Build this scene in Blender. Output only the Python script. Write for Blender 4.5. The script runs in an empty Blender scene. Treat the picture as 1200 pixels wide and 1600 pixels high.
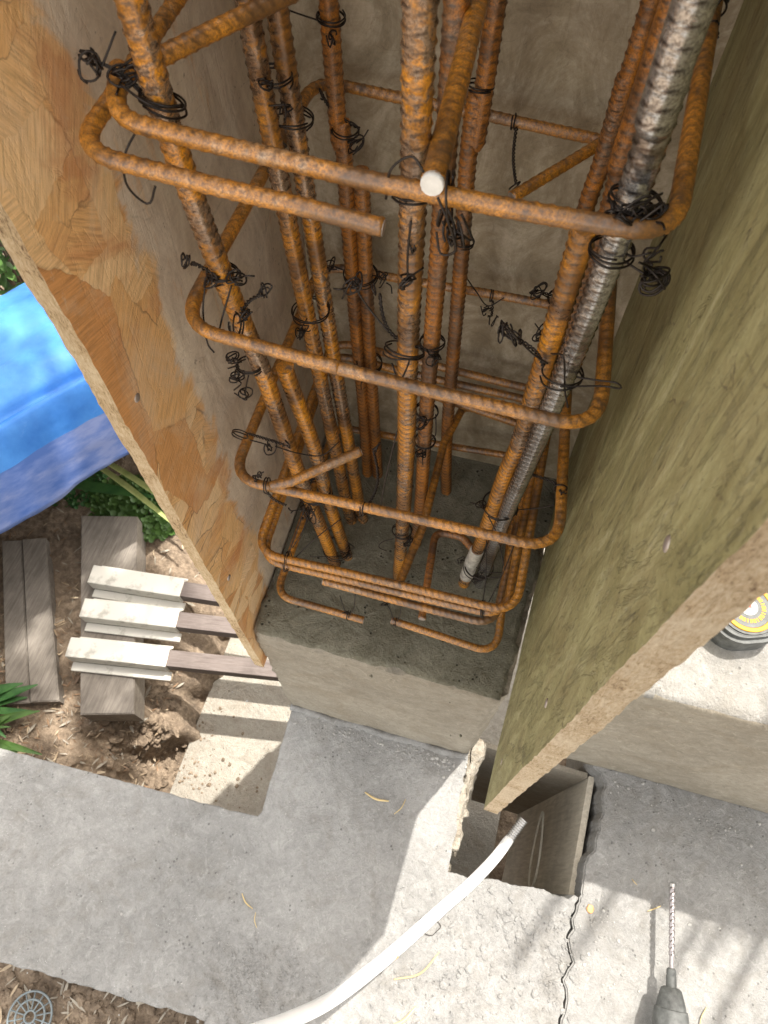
import bpy, bmesh, math, random
import numpy as np
from mathutils import Vector, Matrix, noise
R = math.radians
sc = bpy.context.scene
C = sc.collection

# ---------------------------------------------------------------- camera, sky, sun, exposure
PITCH = math.atan(580/1100); YAW = R(15.4)
cd = bpy.data.cameras.new("camera"); cam = bpy.data.objects.new("camera", cd); C.objects.link(cam)
cam.location = (0, 0, 1.0); cam.rotation_euler = (PITCH, 0, YAW)
cd.sensor_fit = 'VERTICAL'; cd.sensor_height = 36.0; cd.lens = 36.0*1100/1600
cd.shift_x = -0.00125; cd.clip_start = 0.01; cd.clip_end = 500
cd.dof.use_dof = True; cd.dof.focus_distance = 0.78; cd.dof.aperture_fstop = 20
sc.camera = cam
SDX, SDY = 0.21, 0.41
sd = Vector((-SDX, -SDY, -1)).normalized()
elev = math.asin(-sd.z); az = math.atan2(SDX, SDY)            # azimuth from +Y towards +X
w = bpy.data.worlds.new("World"); sc.world = w; w.use_nodes = True
nt = w.node_tree; bg = nt.nodes['Background']
sky = nt.nodes.new('ShaderNodeTexSky'); sky.sky_type = 'NISHITA'; sky.sun_disc = False
sky.sun_elevation = elev; sky.sun_rotation = az; sky.dust_density = 2.0; sky.air_density = 1.0; sky.ozone_density = 0.6
hs = nt.nodes.new('ShaderNodeHueSaturation'); hs.inputs['Saturation'].default_value = .30
nt.links.new(sky.outputs[0], hs.inputs['Color'])
wb = nt.nodes.new('ShaderNodeMix'); wb.data_type = 'RGBA'; wb.blend_type = 'MULTIPLY'; wb.inputs[0].default_value = 1
nt.links.new(hs.outputs[0], wb.inputs[6]); wb.inputs[7].default_value = (1.08, 1.0, .88, 1)     # hazy, slightly warm sky
nt.links.new(wb.outputs[2], bg.inputs[0]); bg.inputs[1].default_value = 0.15
sl = bpy.data.lights.new("sun", 'SUN'); sl.energy = 2.0; sl.angle = R(0.7); sl.color = (1, .955, .88)
so = bpy.data.objects.new("sun", sl); C.objects.link(so); so.rotation_euler = sd.to_track_quat('-Z', 'Y').to_euler()
so.location = (1, 2, 5)
vs = sc.view_settings; vs.view_transform = 'Standard'; vs.look = 'None'; vs.gamma = 1; vs.exposure = 2.05
sc.render.engine = 'CYCLES'
sc.cycles.max_bounces = 10; sc.cycles.diffuse_bounces = 7

# ---------------------------------------------------------------- helpers
def mobj(name, V, F, mat, parent=None, smooth=True, mats=None, mi=None):
    me = bpy.data.meshes.new(name)
    me.from_pydata([tuple(map(float, v)) for v in V], [], [tuple(map(int, f)) for f in F]); me.update()
    if smooth: me.polygons.foreach_set('use_smooth', [True]*len(me.polygons))
    if smooth:
        for p in me.polygons:
            if len(p.vertices) > 6: p.use_smooth = False
    for m in (mats or [mat]): me.materials.append(m)
    if mi is not None: me.polygons.foreach_set('material_index', list(mi))
    o = bpy.data.objects.new(name, me); C.objects.link(o)
    if parent: o.parent = parent
    return o
def tag(o, label=None, cat=None, group=None, kind=None):
    if label: o['label'] = label
    if cat: o['category'] = cat
    if group: o['group'] = group
    if kind: o['kind'] = kind
    return o
def empty(name, loc, label, cat, group=None):
    o = bpy.data.objects.new(name, None); C.objects.link(o); o.location = loc; o.empty_display_size = .05
    return tag(o, label, cat, group)
def keep(o, root):                       # parent a world-space mesh under a root placed elsewhere
    o.parent = root; o.matrix_parent_inverse = Matrix.Translation(root.location).inverted(); return o
class MB:
    def __init__(s): s.v = []; s.f = []; s.n = 0
    def add(s, V, F):
        s.v += [tuple(map(float, v)) for v in V]; s.f += [tuple(int(i)+s.n for i in f) for f in F]; s.n += len(V)
    def box(s, a, b):
        x0, y0, z0 = a; x1, y1, z1 = b
        s.add([(x0,y0,z0),(x1,y0,z0),(x1,y1,z0),(x0,y1,z0),(x0,y0,z1),(x1,y0,z1),(x1,y1,z1),(x0,y1,z1)],
              [(0,3,2,1),(4,5,6,7),(0,1,5,4),(1,2,6,5),(2,3,7,6),(3,0,4,7)])
    def build(s, name, mat, parent=None, smooth=True): return mobj(name, s.v, s.f, mat, parent, smooth)
def bevel(o, w=.002, seg=2, ang=40):
    m = o.modifiers.new('bevel', 'BEVEL'); m.width = w; m.segments = seg; m.limit_method = 'ANGLE'; m.angle_limit = R(ang); return o
def path(pts, step, fillet=0.0):
    """resample a polyline with rounded corners; even spacing"""
    P = [Vector(p) for p in pts]; out = [P[0]]
    for i in range(1, len(P)-1):
        a, b, c = P[i-1], P[i], P[i+1]
        u = (a-b).normalized(); v = (c-b).normalized(); ang = u.angle(v)
        if fillet <= 0 or ang > 3.05: out.append(b); continue
        d = min(fillet/math.tan(ang/2), (a-b).length*.48, (c-b).length*.48); p0 = b+u*d; p1 = b+v*d
        for k in range(9):
            t = k/8; out.append(p0*(1-t)**2 + b*2*t*(1-t) + p1*t*t)
    out.append(P[-1])
    A = np.array([tuple(p) for p in out]); L = np.r_[0, np.cumsum(np.linalg.norm(np.diff(A, axis=0), axis=1))]
    n = max(2, int(L[-1]/step)+1); s = np.linspace(0, L[-1], n)
    return np.stack([np.interp(s, L, A[:, k]) for k in range(3)], 1), s
def smoothpath(pts, step):
    """Catmull-Rom through the points, even spacing"""
    P = np.array(pts, float); P = np.vstack([2*P[0]-P[1], P, 2*P[-1]-P[-2]]); out = []
    for i in range(1, len(P)-2):
        for t in np.linspace(0, 1, 12, endpoint=False):
            a, b, c, d = P[i-1:i+3]
            out.append(.5*((2*b)+(-a+c)*t+(2*a-5*b+4*c-d)*t*t+(-a+3*b-3*c+d)*t**3))
    out.append(P[-2]); return path(out, step)
def frames(A):
    T = np.gradient(A, axis=0); T /= np.linalg.norm(T, axis=1)[:, None]+1e-12
    n = np.cross(T[0], [0.31, 0.2, .93]); 
    if np.linalg.norm(n) < 1e-3: n = np.cross(T[0], [1, 0, 0])
    n /= np.linalg.norm(n); N = [n]
    for i in range(1, len(A)):
        n = n - T[i]*np.dot(n, T[i]); n /= np.linalg.norm(n); N.append(n)
    N = np.array(N); return T, N, np.cross(T, N)
def tube(A, r, seg=8, rib=None, s=None, cap=True, shade_exp=10):
    """sweep; r float or array; rib=(pitch,height,skew)"""
    T, N, B = frames(A); n = len(A); th = np.arange(seg)*2*math.pi/seg
    rr = np.broadcast_to(np.asarray(r, float).reshape(-1, 1), (n, seg)).copy()
    if rib:
        p, h, k, ph = rib
        u = (s[:, None]/p + k*np.abs((th[None, :] % math.pi)/math.pi-.5)*np.where(th[None, :] < math.pi, 1, -1) + ph)
        prof = np.clip(np.cos(2*math.pi*u), 0, 1)**3.5
        fade = np.clip(np.abs(np.sin(th))*2.2, 0, 1)[None, :]
        rr += h*prof*fade
        rr += h*.8*(np.abs(np.sin(th)) < .12)[None, :]
        global RIB; RIB = np.clip(1.6*np.clip(np.cos(2*math.pi*(u-.16)), 0, 1)**shade_exp*fade, 0, 1).reshape(-1)  # mask for a painted shade line along one side of each rib
    V = A[:, None, :] + rr[:, :, None]*(np.cos(th)[None, :, None]*N[:, None, :]+np.sin(th)[None, :, None]*B[:, None, :])
    V = V.reshape(-1, 3); F = []
    i = np.arange(n-1)[:, None]*seg; j = np.arange(seg)[None, :]; j2 = (j+1) % seg
    F = np.stack([i+j, i+j2, i+seg+j2, i+seg+j], -1).reshape(-1, 4).tolist()
    if cap: F.append(list(range(seg))[::-1]); F.append([(n-1)*seg+k for k in range(seg)])
    return V, F
# ---- node helpers
class NM:
    def __init__(s, name):
        s.m = bpy.data.materials.new(name); s.m.use_nodes = True; s.t = s.m.node_tree
        s.b = s.t.nodes['Principled BSDF']; s.out = s.t.nodes['Material Output']
        s.co = s.n('ShaderNodeTexCoord').outputs['Object']
    def n(s, ty, **k):
        nd = s.t.nodes.new(ty)
        for a, v in k.items():
            if a.startswith('_'): nd.inputs[a[1:].replace('__', ' ')].default_value = v
            else: setattr(nd, a, v)
        return nd
    def l(s, a, b): s.t.links.new(a, b)
    def map(s, scale=(1,1,1), rot=(0,0,0), loc=(0,0,0), src=None):
        m = s.n('ShaderNodeMapping'); s.l(src or s.co, m.inputs[0])
        m.inputs['Scale'].default_value = scale; m.inputs['Rotation'].default_value = rot; m.inputs['Location'].default_value = loc
        return m.outputs[0]
    def noise(s, scale, detail=5, rough=.6, src=None, dist=0):
        n = s.n('ShaderNodeTexNoise'); n.inputs['Scale'].default_value = scale; n.inputs['Detail'].default_value = detail
        n.inputs['Roughness'].default_value = rough; n.inputs['Distortion'].default_value = dist; s.l(src or s.co, n.inputs['Vector'])
        return n.outputs['Fac']
    def vor(s, scale, feature='F1', src=None, rnd=1.0, out='Distance'):
        n = s.n('ShaderNodeTexVoronoi', feature=feature); n.inputs['Scale'].default_value = scale
        n.inputs['Randomness'].default_value = rnd; s.l(src or s.co, n.inputs['Vector']); return n.outputs[out]
    def ramp(s, fac, stops, interp='LINEAR'):
        n = s.n('ShaderNodeValToRGB'); s.l(fac, n.inputs[0]); cr = n.color_ramp; cr.interpolation = interp
        while len(cr.elements) < len(stops): cr.elements.new(.5)
        for e, (p, c) in zip(cr.elements, stops):
            e.position = p; e.color = (c, c, c, 1) if isinstance(c, (int, float)) else (*c, 1)
        return n.outputs[0]
    def mix(s, fac, a, b, mode='MIX'):
        n = s.n('ShaderNodeMix', data_type='RGBA', blend_type=mode)
        for inp, v in ((n.inputs[0], fac), (n.inputs[6], a), (n.inputs[7], b)):
            if isinstance(v, (int, float)): inp.default_value = v
            elif isinstance(v, tuple): inp.default_value = (*v, 1)
            else: s.l(v, inp)
        return n.outputs[2]
    def math(s, op, a, b=0.0, c=None, clamp=False):
        n = s.n('ShaderNodeMath', operation=op, use_clamp=clamp)
        for i, v in enumerate((a, b) if c is None else (a, b, c)):
            if isinstance(v, (int, float)): n.inputs[i].default_value = v
            else: s.l(v, n.inputs[i])
        return n.outputs[0]
    def xyz(s, src=None):
        n = s.n('ShaderNodeSeparateXYZ'); s.l(src or s.co, n.inputs[0]); return n.outputs
    def bump(s, h, strength=.5, dist=.002, prev=None):
        n = s.n('ShaderNodeBump'); n.inputs['Strength'].default_value = strength; n.inputs['Distance'].default_value = dist
        s.l(h, n.inputs['Height'])
        if prev: s.l(prev, n.inputs['Normal'])
        s.l(n.outputs[0], s.b.inputs['Normal']); return n.outputs[0]
    def set(s, col=None, rough=None, metal=None, spec=None):
        for k, v in (('Base Color', col), ('Roughness', rough), ('Metallic', metal), ('Specular IOR Level', spec)):
            if v is None: continue
            i = s.b.inputs[k]
            if isinstance(v, tuple): i.default_value = (*v, 1)
            elif isinstance(v, (int, float)): i.default_value = v
            else: s.l(v, i)
        return s.m
M = {}
def plain(name, col, rough=.6, metal=0, nz=0.25, sc_=60):
    a = NM(name); f = a.noise(sc_, 6)
    c0 = tuple(x*(1-nz) for x in col); c1 = tuple(min(1, x*(1+nz)) for x in col)
    a.bump(f, .3, .001); return a.set(a.ramp(f, [(.3, c0), (.7, c1)]), rough, metal)

def rust(name, orange, dark, bare, bare_lo=.52, bare_hi=.66, metal=.0, rough_lo=.42):
    a = NM(name)
    n1 = a.noise(38, 7, .65); n2 = a.noise(160, 5, .6, dist=.6); n3 = a.noise(14, 4, .6)
    f = a.math('ADD', a.math('MULTIPLY', n1, .6), a.math('MULTIPLY', n2, .4))
    c = a.ramp(f, [(.36, dark), (.47, tuple(x*.75 for x in orange)), (.56, orange), (.70, tuple(min(1, x*1.35) for x in orange))])
    mk = a.ramp(a.math('ADD', a.math('MULTIPLY', n3, .55), a.math('MULTIPLY', n2, .45)), [(bare_lo, 0), (bare_hi, 1)])
    c = a.mix(mk, c, bare)
    fine = a.noise(700, 3, .7)
    c = a.mix(a.ramp(fine, [(.35, .75), (.6, 0)]), c, tuple(x*.55 for x in dark))
    dk = a.ramp(a.noise(9, 5, .65, dist=.8), [(.49, 0), (.62, .78)]); c = a.mix(dk, c, tuple(x*.9 for x in dark))
    at_ = a.n('ShaderNodeAttribute', attribute_name='rib_shade')
    c = a.mix(a.math('MULTIPLY', at_.outputs['Fac'], .92), c, (.035, .018, .010))  # rib shading painted into the colour as dark lines
    a.bump(a.math('ADD', a.math('MULTIPLY', a.noise(900, 4, .7), .6), a.math('MULTIPLY', a.noise(330, 4, .7), .5)), .3, .0006)
    rg = a.mix(mk, (rough_lo+.12,)*3, (rough_lo,)*3)
    return a.set(c, rg, a.math('MULTIPLY', mk, metal), 1.0)
M['rust_v'] = rust('rusty_rebar', (.86, .34, .014), (.12, .055, .02), (.40, .28, .19), .49, .56, .5, .26)
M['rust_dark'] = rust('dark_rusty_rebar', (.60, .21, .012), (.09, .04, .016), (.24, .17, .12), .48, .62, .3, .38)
M['rust_steel'] = rust('mill_scale_rebar', (.50, .24, .06), (.20, .15, .11), (.62, .61, .60), .33, .40, .8, .20)
M['rust_s'] = rust('rusty_stirrup', (.62, .25, .020), (.11, .055, .022), (.46, .30, .17), .54, .66, .2, .28)
M['wire'] = plain('black_annealed_wire', (.035, .028, .024), .42, .7, .4, 300)
M['white'] = plain('white_paint', (.72, .70, .66), .5)
M['cut'] = plain('cut_steel', (.42, .36, .32), .4, .6)

def concrete(name, lo, hi, warm=0.0, pit=1.0, stain=None, fine=1.0):
    a = NM(name)
    n1 = a.noise(3.2, 6, .6); n2 = a.noise(45, 8, .72, dist=.8); n3 = a.noise(420, 4, .7)
    f = a.math('ADD', a.math('ADD', a.math('MULTIPLY', n1, .35), a.math('MULTIPLY', n2, .45)), a.math('MULTIPLY', n3, .2))
    c = a.ramp(f, [(.38, lo), (.62, hi)])
    blot = a.ramp(a.noise(9, 5, .7, dist=1.5), [(.5, 0), (.68, .55)])
    c = a.mix(blot, c, tuple(x*y for x, y in zip(lo, (1.0, .95, .88))))
    pale = a.ramp(a.noise(24, 7, .75, dist=2.5), [(.55, 0), (.66, .45)])
    c = a.mix(pale, c, tuple(min(1, x*1.22) for x in hi))
    pits = a.ramp(a.vor(95), [(.10, 1), (.22, 0)])
    pm = a.math('MULTIPLY', pits, a.ramp(a.noise(20, 3), [(.52, 0), (.6, 1)]))
    c = a.mix(a.math('MULTIPLY', pm, .6*pit, clamp=True), c, tuple(x*.45 for x in lo))
    stn = a.ramp(a.noise(2.3, 6, .7, dist=1.2), [(.40, .80), (.60, 1.0)]); c = a.mix(.6, c, stn, 'MULTIPLY')
    if stain: 
        sf = a.ramp(a.noise(6, 5, .65, dist=1), [(.50, 0), (.62, .8)]); c = a.mix(sf, c, stain)
    h = a.math('SUBTRACT', a.math('ADD', a.math('MULTIPLY', n2, 1.2), a.math('MULTIPLY', n3, .35*fine)), a.math('MULTIPLY', pm, .5*pit))
    sp = a.ramp(a.vor(150, src=None), [(.05, .6), (.16, 0)]); spm = a.math('MULTIPLY', sp, a.ramp(a.noise(55, 3), [(.50, 0), (.58, 1)]))
    c = a.mix(spm, c, tuple(min(1, x*1.6) for x in hi))
    dent = a.noise(11, 5, .6, dist=2.0)
    swirl = a.noise(70, 6, .75, dist=3.0)
    c = a.mix(.55, c, a.ramp(swirl, [(.36, .70), (.64, 1.0)]), 'MULTIPLY')
    a.bump(a.math('ADD', h, a.math('ADD', a.math('MULTIPLY', swirl, .8), a.math('MULTIPLY', dent, 2.2))), .8, .005)
    return a.set(c, .85, 0, .3)
M['conc'] = concrete('grey_concrete', (.24, .235, .225), (.41, .402, .385))
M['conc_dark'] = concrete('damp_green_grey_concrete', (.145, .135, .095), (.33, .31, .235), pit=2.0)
M['conc_form'] = concrete('board_formed_concrete', (.28, .245, .19), (.44, .395, .32), pit=.6)
M['conc_pale'] = concrete('dusty_pale_concrete', (.26, .25, .23), (.40, .385, .36))
M['conc_tan'] = concrete('tan_concrete', (.31, .28, .235), (.46, .43, .37))

def panel_mat(name, axis, kind):
    """oriented strand board: flakes in the panel plane; grain stretched per flake; cement film where slurry dried on it"""
    a = NM(name); x = a.xyz()
    cb = a.n('ShaderNodeCombineXYZ')
    if axis == 'x': a.l(x[1], cb.inputs[0]); a.l(x[2], cb.inputs[1])      # u = y, v = z
    else: a.l(x[0], cb.inputs[0]); a.l(x[2], cb.inputs[1])
    uv = cb.outputs[0]
    warp = a.n('ShaderNodeTexNoise'); warp.inputs['Scale'].default_value = 18; a.l(uv, warp.inputs['Vector'])
    wv = a.n('ShaderNodeVectorMath', operation='MULTIPLY_ADD'); a.l(warp.outputs['Color'], wv.inputs[0])
    wv.inputs[1].default_value = (.020, .020, 0); a.l(uv, wv.inputs[2])
    warp2 = a.n('ShaderNodeTexNoise'); warp2.inputs['Scale'].default_value = 110; warp2.inputs['Detail'].default_value = 6; a.l(uv, warp2.inputs['Vector'])
    wv2 = a.n('ShaderNodeVectorMath', operation='MULTIPLY_ADD'); a.l(warp2.outputs['Color'], wv2.inputs[0])
    wv2.inputs[1].default_value = (.007, .011, 0); a.l(wv.outputs[0], wv2.inputs[2]); uvw = wv2.outputs[0]
    def layer(scale, sx, sy, rot):
        m = a.map((sx, sy, 1), (0, 0, rot), src=uvw)
        v = a.n('ShaderNodeTexVoronoi', feature='F1'); v.inputs['Scale'].default_value = scale; a.l(m, v.inputs['Vector'])
        e = a.n('ShaderNodeTexVoronoi', feature='DISTANCE_TO_EDGE'); e.inputs['Scale'].default_value = scale; a.l(m, e.inputs['Vector'])
        sep = a.n('ShaderNodeSeparateColor'); a.l(v.outputs['Color'], sep.inputs[0])
        rotn = a.n('ShaderNodeVectorRotate', rotation_type='Z_AXIS'); a.l(uv, rotn.inputs['Vector'])
        a.l(a.math('MULTIPLY', a.math('SUBTRACT', sep.outputs[0], .5), 2.0), rotn.inputs['Angle'])
        g = a.noise(34, 6, .7, src=a.map((.9, 14, 1), src=rotn.outputs[0]), dist=.25)
        return sep, e.outputs['Distance'], g
    s1, e1, g1 = layer(20, 1.0, .36, .45); s2, e2, g2 = layer(30, .42, 1.1, -.35)
    sel = a.ramp(s1.outputs[1], [(.45, 0), (.5, 1)])
    tone = a.mix(.15, a.mix(sel, s1.outputs[2], s2.outputs[2]), a.noise(16, 6, .65, src=uvw, dist=.8)); grain = a.mix(sel, g1, g2)
    if kind == 'left':  pal = [(0, (.60, .27, .09)), (.30, (.72, .39, .15)), (.6, (.79, .49, .22)), (1, (.86, .63, .37))]
    else:               pal = [(0, (.25, .17, .08)), (.5, (.34, .26, .13)), (1, (.43, .36, .2))]
    c = a.ramp(tone, pal)
    c = a.mix(a.ramp(grain, [(.36, .38 if kind == 'left' else .5), (.56, 0)]), c, (.16, .075, .028) if kind == 'left' else (.12, .09, .04))
    edge = a.math('MULTIPLY', a.mix(sel, a.ramp(e1, [(.0, 1), (.02, 0)]), a.ramp(e2, [(.0, 1), (.02, 0)])), a.ramp(a.noise(13, 3, src=uv), [(.47, 0), (.6, .8)]))
    c = a.mix(edge, c, (.12, .06, .03))
    film_n = a.noise(9, 7, .65, src=uv, dist=1.2)
    st1 = a.noise(11, 8, .72, src=a.map({'left': (2.0, .8, 1), 'right': (2.4, .6, 1), 'back': (1.3, .9, 1)}[kind], (0, 0, .35), src=uv), dist=1.6)
    fine_ = a.noise(120, 6, .75, src=uv, dist=1.0); st1 = a.math('ADD', a.math('MULTIPLY', st1, .78), a.math('MULTIPLY', fine_, .22))
    if kind == 'left':
        # slurry film on the inside strip, bare wood along the open edge
        yy = a.math('ADD', x[1], a.math('MULTIPLY', a.math('SUBTRACT', film_n, .5), .12))
        yy = a.math('ADD', yy, a.math('MULTIPLY', x[2], -.01))
        film = a.ramp(yy, [(.333, 0), (.345, .93)])
        tongue = a.ramp(a.noise(7, 5, .7, src=a.map((6, .9, 1), src=uv)), [(.60, 0), (.70, .85)])
        film = a.math('MULTIPLY', film, a.math('SUBTRACT', 1.0, a.math('MULTIPLY', tongue, .9)), clamp=True)
        fc = a.ramp(st1, [(.32, (.40, .32, .24)), (.47, (.60, .50, .39)), (.62, (.74, .64, .51))])
        red = a.math('MULTIPLY', a.ramp(a.noise(8, 5, .6, src=uv, dist=1.), [(.52, 0), (.62, .65)]), a.ramp(x[1], [(.255, 0), (.29, 1)]))
        c = a.mix(a.math('MULTIPLY', red, .8), c, (.46, .16, .055))
    elif kind == 'right':
        film = a.ramp(film_n, [(.32, .70), (.6, .97)])
        fc = a.ramp(st1, [(.30, (.13, .115, .045)), (.44, (.25, .23, .10)), (.56, (.37, .345, .17)), (.70, (.55, .52, .33))])
    else:
        film = a.ramp(film_n, [(.34, .8), (.6, .97)])
        fc = a.ramp(st1, [(.32, (.21, .165, .105)), (.48, (.37, .305, .215)), (.62, (.58, .50, .385))])
    if kind == 'left': c = a.mix(a.ramp(a.noise(6, 7, .7, src=a.map((1.6, .8, 1), src=uv), dist=1.5), [(.46, 0), (.66, .55)]), c, (.66, .50, .34))
    c = a.mix(film, c, fc)
    # scratches and flake cracks through the film
    scn = a.noise(16, 8, .8, src=a.map((5.5, .8, 1) if kind == 'right' else (2.6, 1.6, 1), (0, 0, .6), src=uv), dist=3.0)
    scr = a.ramp(scn, [(.36, .3 if kind == 'back' else .7), (.385, 0)])
    fm = a.math('ADD', a.math('MULTIPLY', film, .8), .2) if kind == 'left' else 1.0
    scr = a.math('MULTIPLY', scr, fm)
    c = a.mix(scr, c, (.07, .045, .025))
    sc2 = a.ramp(a.noise(30, 6, .8, src=a.map((1.2, 6, 1), (0, 0, -.5), src=uv), dist=1.5), [(.34, .25 if kind == 'back' else .6), (.37, 0)])
    sc2 = a.math('MULTIPLY', sc2, fm)
    c = a.mix(sc2, c, (.10, .07, .04))
    fl = a.math('MULTIPLY', .35 if kind != 'right' else 1.0, a.math('MULTIPLY', a.mix(sel, a.ramp(e1, [(.0, 1), (.012, 0)]), a.ramp(e2, [(.0, 1), (.012, 0)])), a.ramp(a.noise(21, 4, .6, src=uv), [(.50, 0), (.60, .75)])))
    c = a.mix(fl, c, (.09, .06, .035))
    pat = a.mix(.5, a.ramp(tone, [(0, .86), (1, 1.0)]), a.ramp(grain, [(.35, .82), (.6, 1.0)]))
    c = a.mix(.8, c, pat, 'MULTIPLY')
    pale = a.ramp(a.noise(48, 7, .8, src=a.map((3, .6, 1), (0, 0, .1), src=uv), dist=2.5), [(.58, 0), (.70, .45)])
    c = a.mix(pale, c, (.55, .50, .40))
    h = a.math('ADD', a.math('ADD', a.math('MULTIPLY', grain, .25), a.math('MULTIPLY', st1, .8)), a.math('MULTIPLY', a.math('ADD', scr, sc2), -.6))
    bw = a.ramp(a.noise(5, 7, .75, src=a.map((3.5, .8, 1), (0, 0, .25), src=uv), dist=2), [(.40, 0), (.44, 1), (.56, 1), (.60, 0)])
    a.bump(a.math('ADD', h, a.math('MULTIPLY', bw, .35)), {'left': .3, 'right': .8, 'back': .3}[kind], .004)
    return a.set(c, .62, 0, .4)
M['osb_left'] = panel_mat('osb_with_cement_film_left', 'x', 'left')
M['osb_right'] = panel_mat('weathered_green_brown_board', 'x', 'right')
M['osb_back'] = panel_mat('cement_filmed_board_back', 'y', 'back')
def edge_mat(name, lo, mid, hi):
    a = NM(name)
    n = a.noise(60, 8, .85, src=a.map((5, 3.0, 1.3)), dist=2.0); n2 = a.noise(300, 4, .7, src=a.map((2, 1, .6)))
    n3 = a.noise(22, 5, .7)
    f = a.math('ADD', a.math('ADD', a.math('MULTIPLY', n, .5), a.math('MULTIPLY', n2, .2)), a.math('MULTIPLY', n3, .3))
    c = a.ramp(f, [(.40, lo), (.46, mid), (.56, hi)])
    a.bump(f, 1.0, .008); return a.set(c, .85)
M['edge_left'] = edge_mat('osb_cut_edge', (.16, .08, .03), (.58, .40, .21), (.78, .62, .40))
M['edge_right'] = edge_mat('weathered_board_edge', (.20, .12, .06), (.56, .41, .24), (.76, .63, .45))
def soil_mat():
    a = NM('brown_soil'); n = a.noise(9, 8, .7); n2 = a.noise(60, 6, .7)
    f = a.math('ADD', a.math('MULTIPLY', n, .5), a.math('MULTIPLY', n2, .5))
    c = a.ramp(f, [(.36, (.085, .062, .044)), (.5, (.20, .15, .105)), (.64, (.36, .28, .20))])
    a.bump(f, .8, .02); return a.set(c, .95)
M['soil'] = soil_mat()
def wood(name, lo, hi, ax=0, gap=None):
    a = NM(name); s = [9, 9, 9]; s[ax] = .8
    n = a.noise(14, 7, .7, src=a.map(tuple(s)), dist=.6)
    c = a.ramp(n, [(.35, lo), (.65, hi)]); c = a.mix(a.ramp(a.noise(10, 4), [(.45, 0), (.7, .5)]), c, tuple(x*.6 for x in lo))
    a.bump(n, .4, .002); return a.set(c, .8)
M['greywood'] = wood('weathered_grey_timber', (.15, .13, .11), (.27, .24, .205), 1)
M['brownwood'] = wood('purple_brown_painted_wood', (.11, .085, .075), (.18, .15, .135), 0)
M['formwood'] = wood('old_form_plywood', (.50, .45, .36), (.72, .66, .55), 2)
def dirty_white():
    a = NM('dirty_white_plastic'); n = a.noise(20, 6, .7)
    c = a.mix(a.ramp(n, [(.54, 0), (.66, .7)]), (.60, .585, .53), (.30, .285, .24)); return a.set(c, .5)
M['dwhite'] = dirty_white()
def tarp_mat():
    a = NM('blue_tarp'); n = a.noise(5, 6, .65); n2 = a.noise(30, 6, .7, dist=2)
    c = a.ramp(n, [(.35, (.020, .125, .42)), (.65, (.055, .22, .57))])
    c = a.mix(a.ramp(n2, [(.60, 0), (.75, .25)]), c, (.16, .30, .60))
    x = a.xyz(); dust = a.ramp(x[2], [(0, 0), (1, 0)])
    wx = a.n('ShaderNodeTexChecker'); wx.inputs['Scale'].default_value = 700; a.l(a.map((1,1,1), (0,0,.93)), wx.inputs[0])
    a.bump(a.math('ADD', a.math('ADD', a.math('MULTIPLY', n2, .4), n), a.math('MULTIPLY', wx.outputs[1], .05)), .4, .005); return a.set(c, .42, 0, .4)
M['tarp'] = tarp_mat()
M['tarp_low'] = None
def leafm(name, lo, hi):
    a = NM(name); n = a.noise(25, 4); a.b.inputs['Transmission Weight'].default_value = 0
    m = a.set(a.ramp(n, [(.3, lo), (.7, hi)]), .5); return m
M['leaf'] = leafm('green_leaf', (.04, .09, .018), (.09, .18, .04))
M['leaf_dk'] = leafm('dark_green_leaf', (.02, .08, .02), (.06, .16, .04))
M['leaf_y'] = leafm('yellow_green_leaf', (.20, .25, .07), (.36, .38, .15))
M['litter'] = leafm('dry_leaf_litter', (.22, .15, .09), (.46, .37, .25))
M['straw'] = leafm('dry_straw', (.45, .32, .14), (.62, .48, .24))
M['hose'] = plain('white_hose_plastic', (.66, .655, .64), .38, 0, .06, 30)
M['chrome'] = plain('threaded_zinc_metal', (.42, .41, .40), .3, .85, .2, 200)
M['stain'] = plain('orange_rust_stain', (.60, .30, .13), .6)
M['tool'] = plain('dusty_dark_grey_plastic', (.075, .078, .075), .6, 0, .5, 90)
M['toolg'] = plain('dusty_grey_rubber', (.15, .15, .145), .7, 0, .35, 60)
M['bit'] = plain('worn_bit_steel', (.34, .31, .31), .3, .85, .25, 200)
M['yellow'] = plain('yellow_ring_plastic', (.50, .23, .0), .6, 0, .1)
M['silver'] = plain('silver_sticker', (.30, .30, .29), .5, .0, .15)
M['red'] = plain('red_mark', (.6, .03, .02), .5)
M['gravel'] = plain('grey_gravel', (.34, .33, .31), .85, 0, .4, 40)
M['dark'] = plain('dark_gap_soil', (.03, .026, .02), .9)
M['rubble'] = concrete('broken_white_rubble', (.20, .16, .11), (.52, .48, .41))
M['plastic'] = plain('pale_plastic_strip', (.80, .78, .68), .4, 0, .2)
M['grate'] = plain('grey_plastic_grate', (.17, .20, .21), .5, 0, .2)
M['bark'] = plain('bark', (.12, .085, .06), .9)

# ---------------------------------------------------------------- setting
def sm(a, b, x): t = np.clip((x-a)/(b-a), 0, 1); return t*t*(3-2*t)
PITZ = -1.42
def ground_h(x, y):
    lip = -.745 - .10*sm(.26, .06, y) + .025*math.sin(y*31)+.012*math.sin(y*83)
    pit = sm(lip-.03-.08*sm(.26, .06, y), lip+.02, x)*sm(-.30, -.12, y)
    z0_ = -1.32 + .10*sm(lip-.02, lip-.22, x)
    z = z0_ + (PITZ-.03-z0_)*pit
    near = sm(-.10, -.30, y); z = z*(1-near) + (-.60)*near
    n = noise.fractal(Vector((x*4, y*4, 0)), .8, 2, 5)*.02 + noise.fractal(Vector((x*22, y*22, 3)), .7, 2, 4)*.010
    return z + n*(1-.5*pit)
V = []; F = []
xs = np.r_[[-60, -20, -8, -4], np.arange(-2.6, .8, .014), [1.2, 3, 8, 20, 60]]
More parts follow.
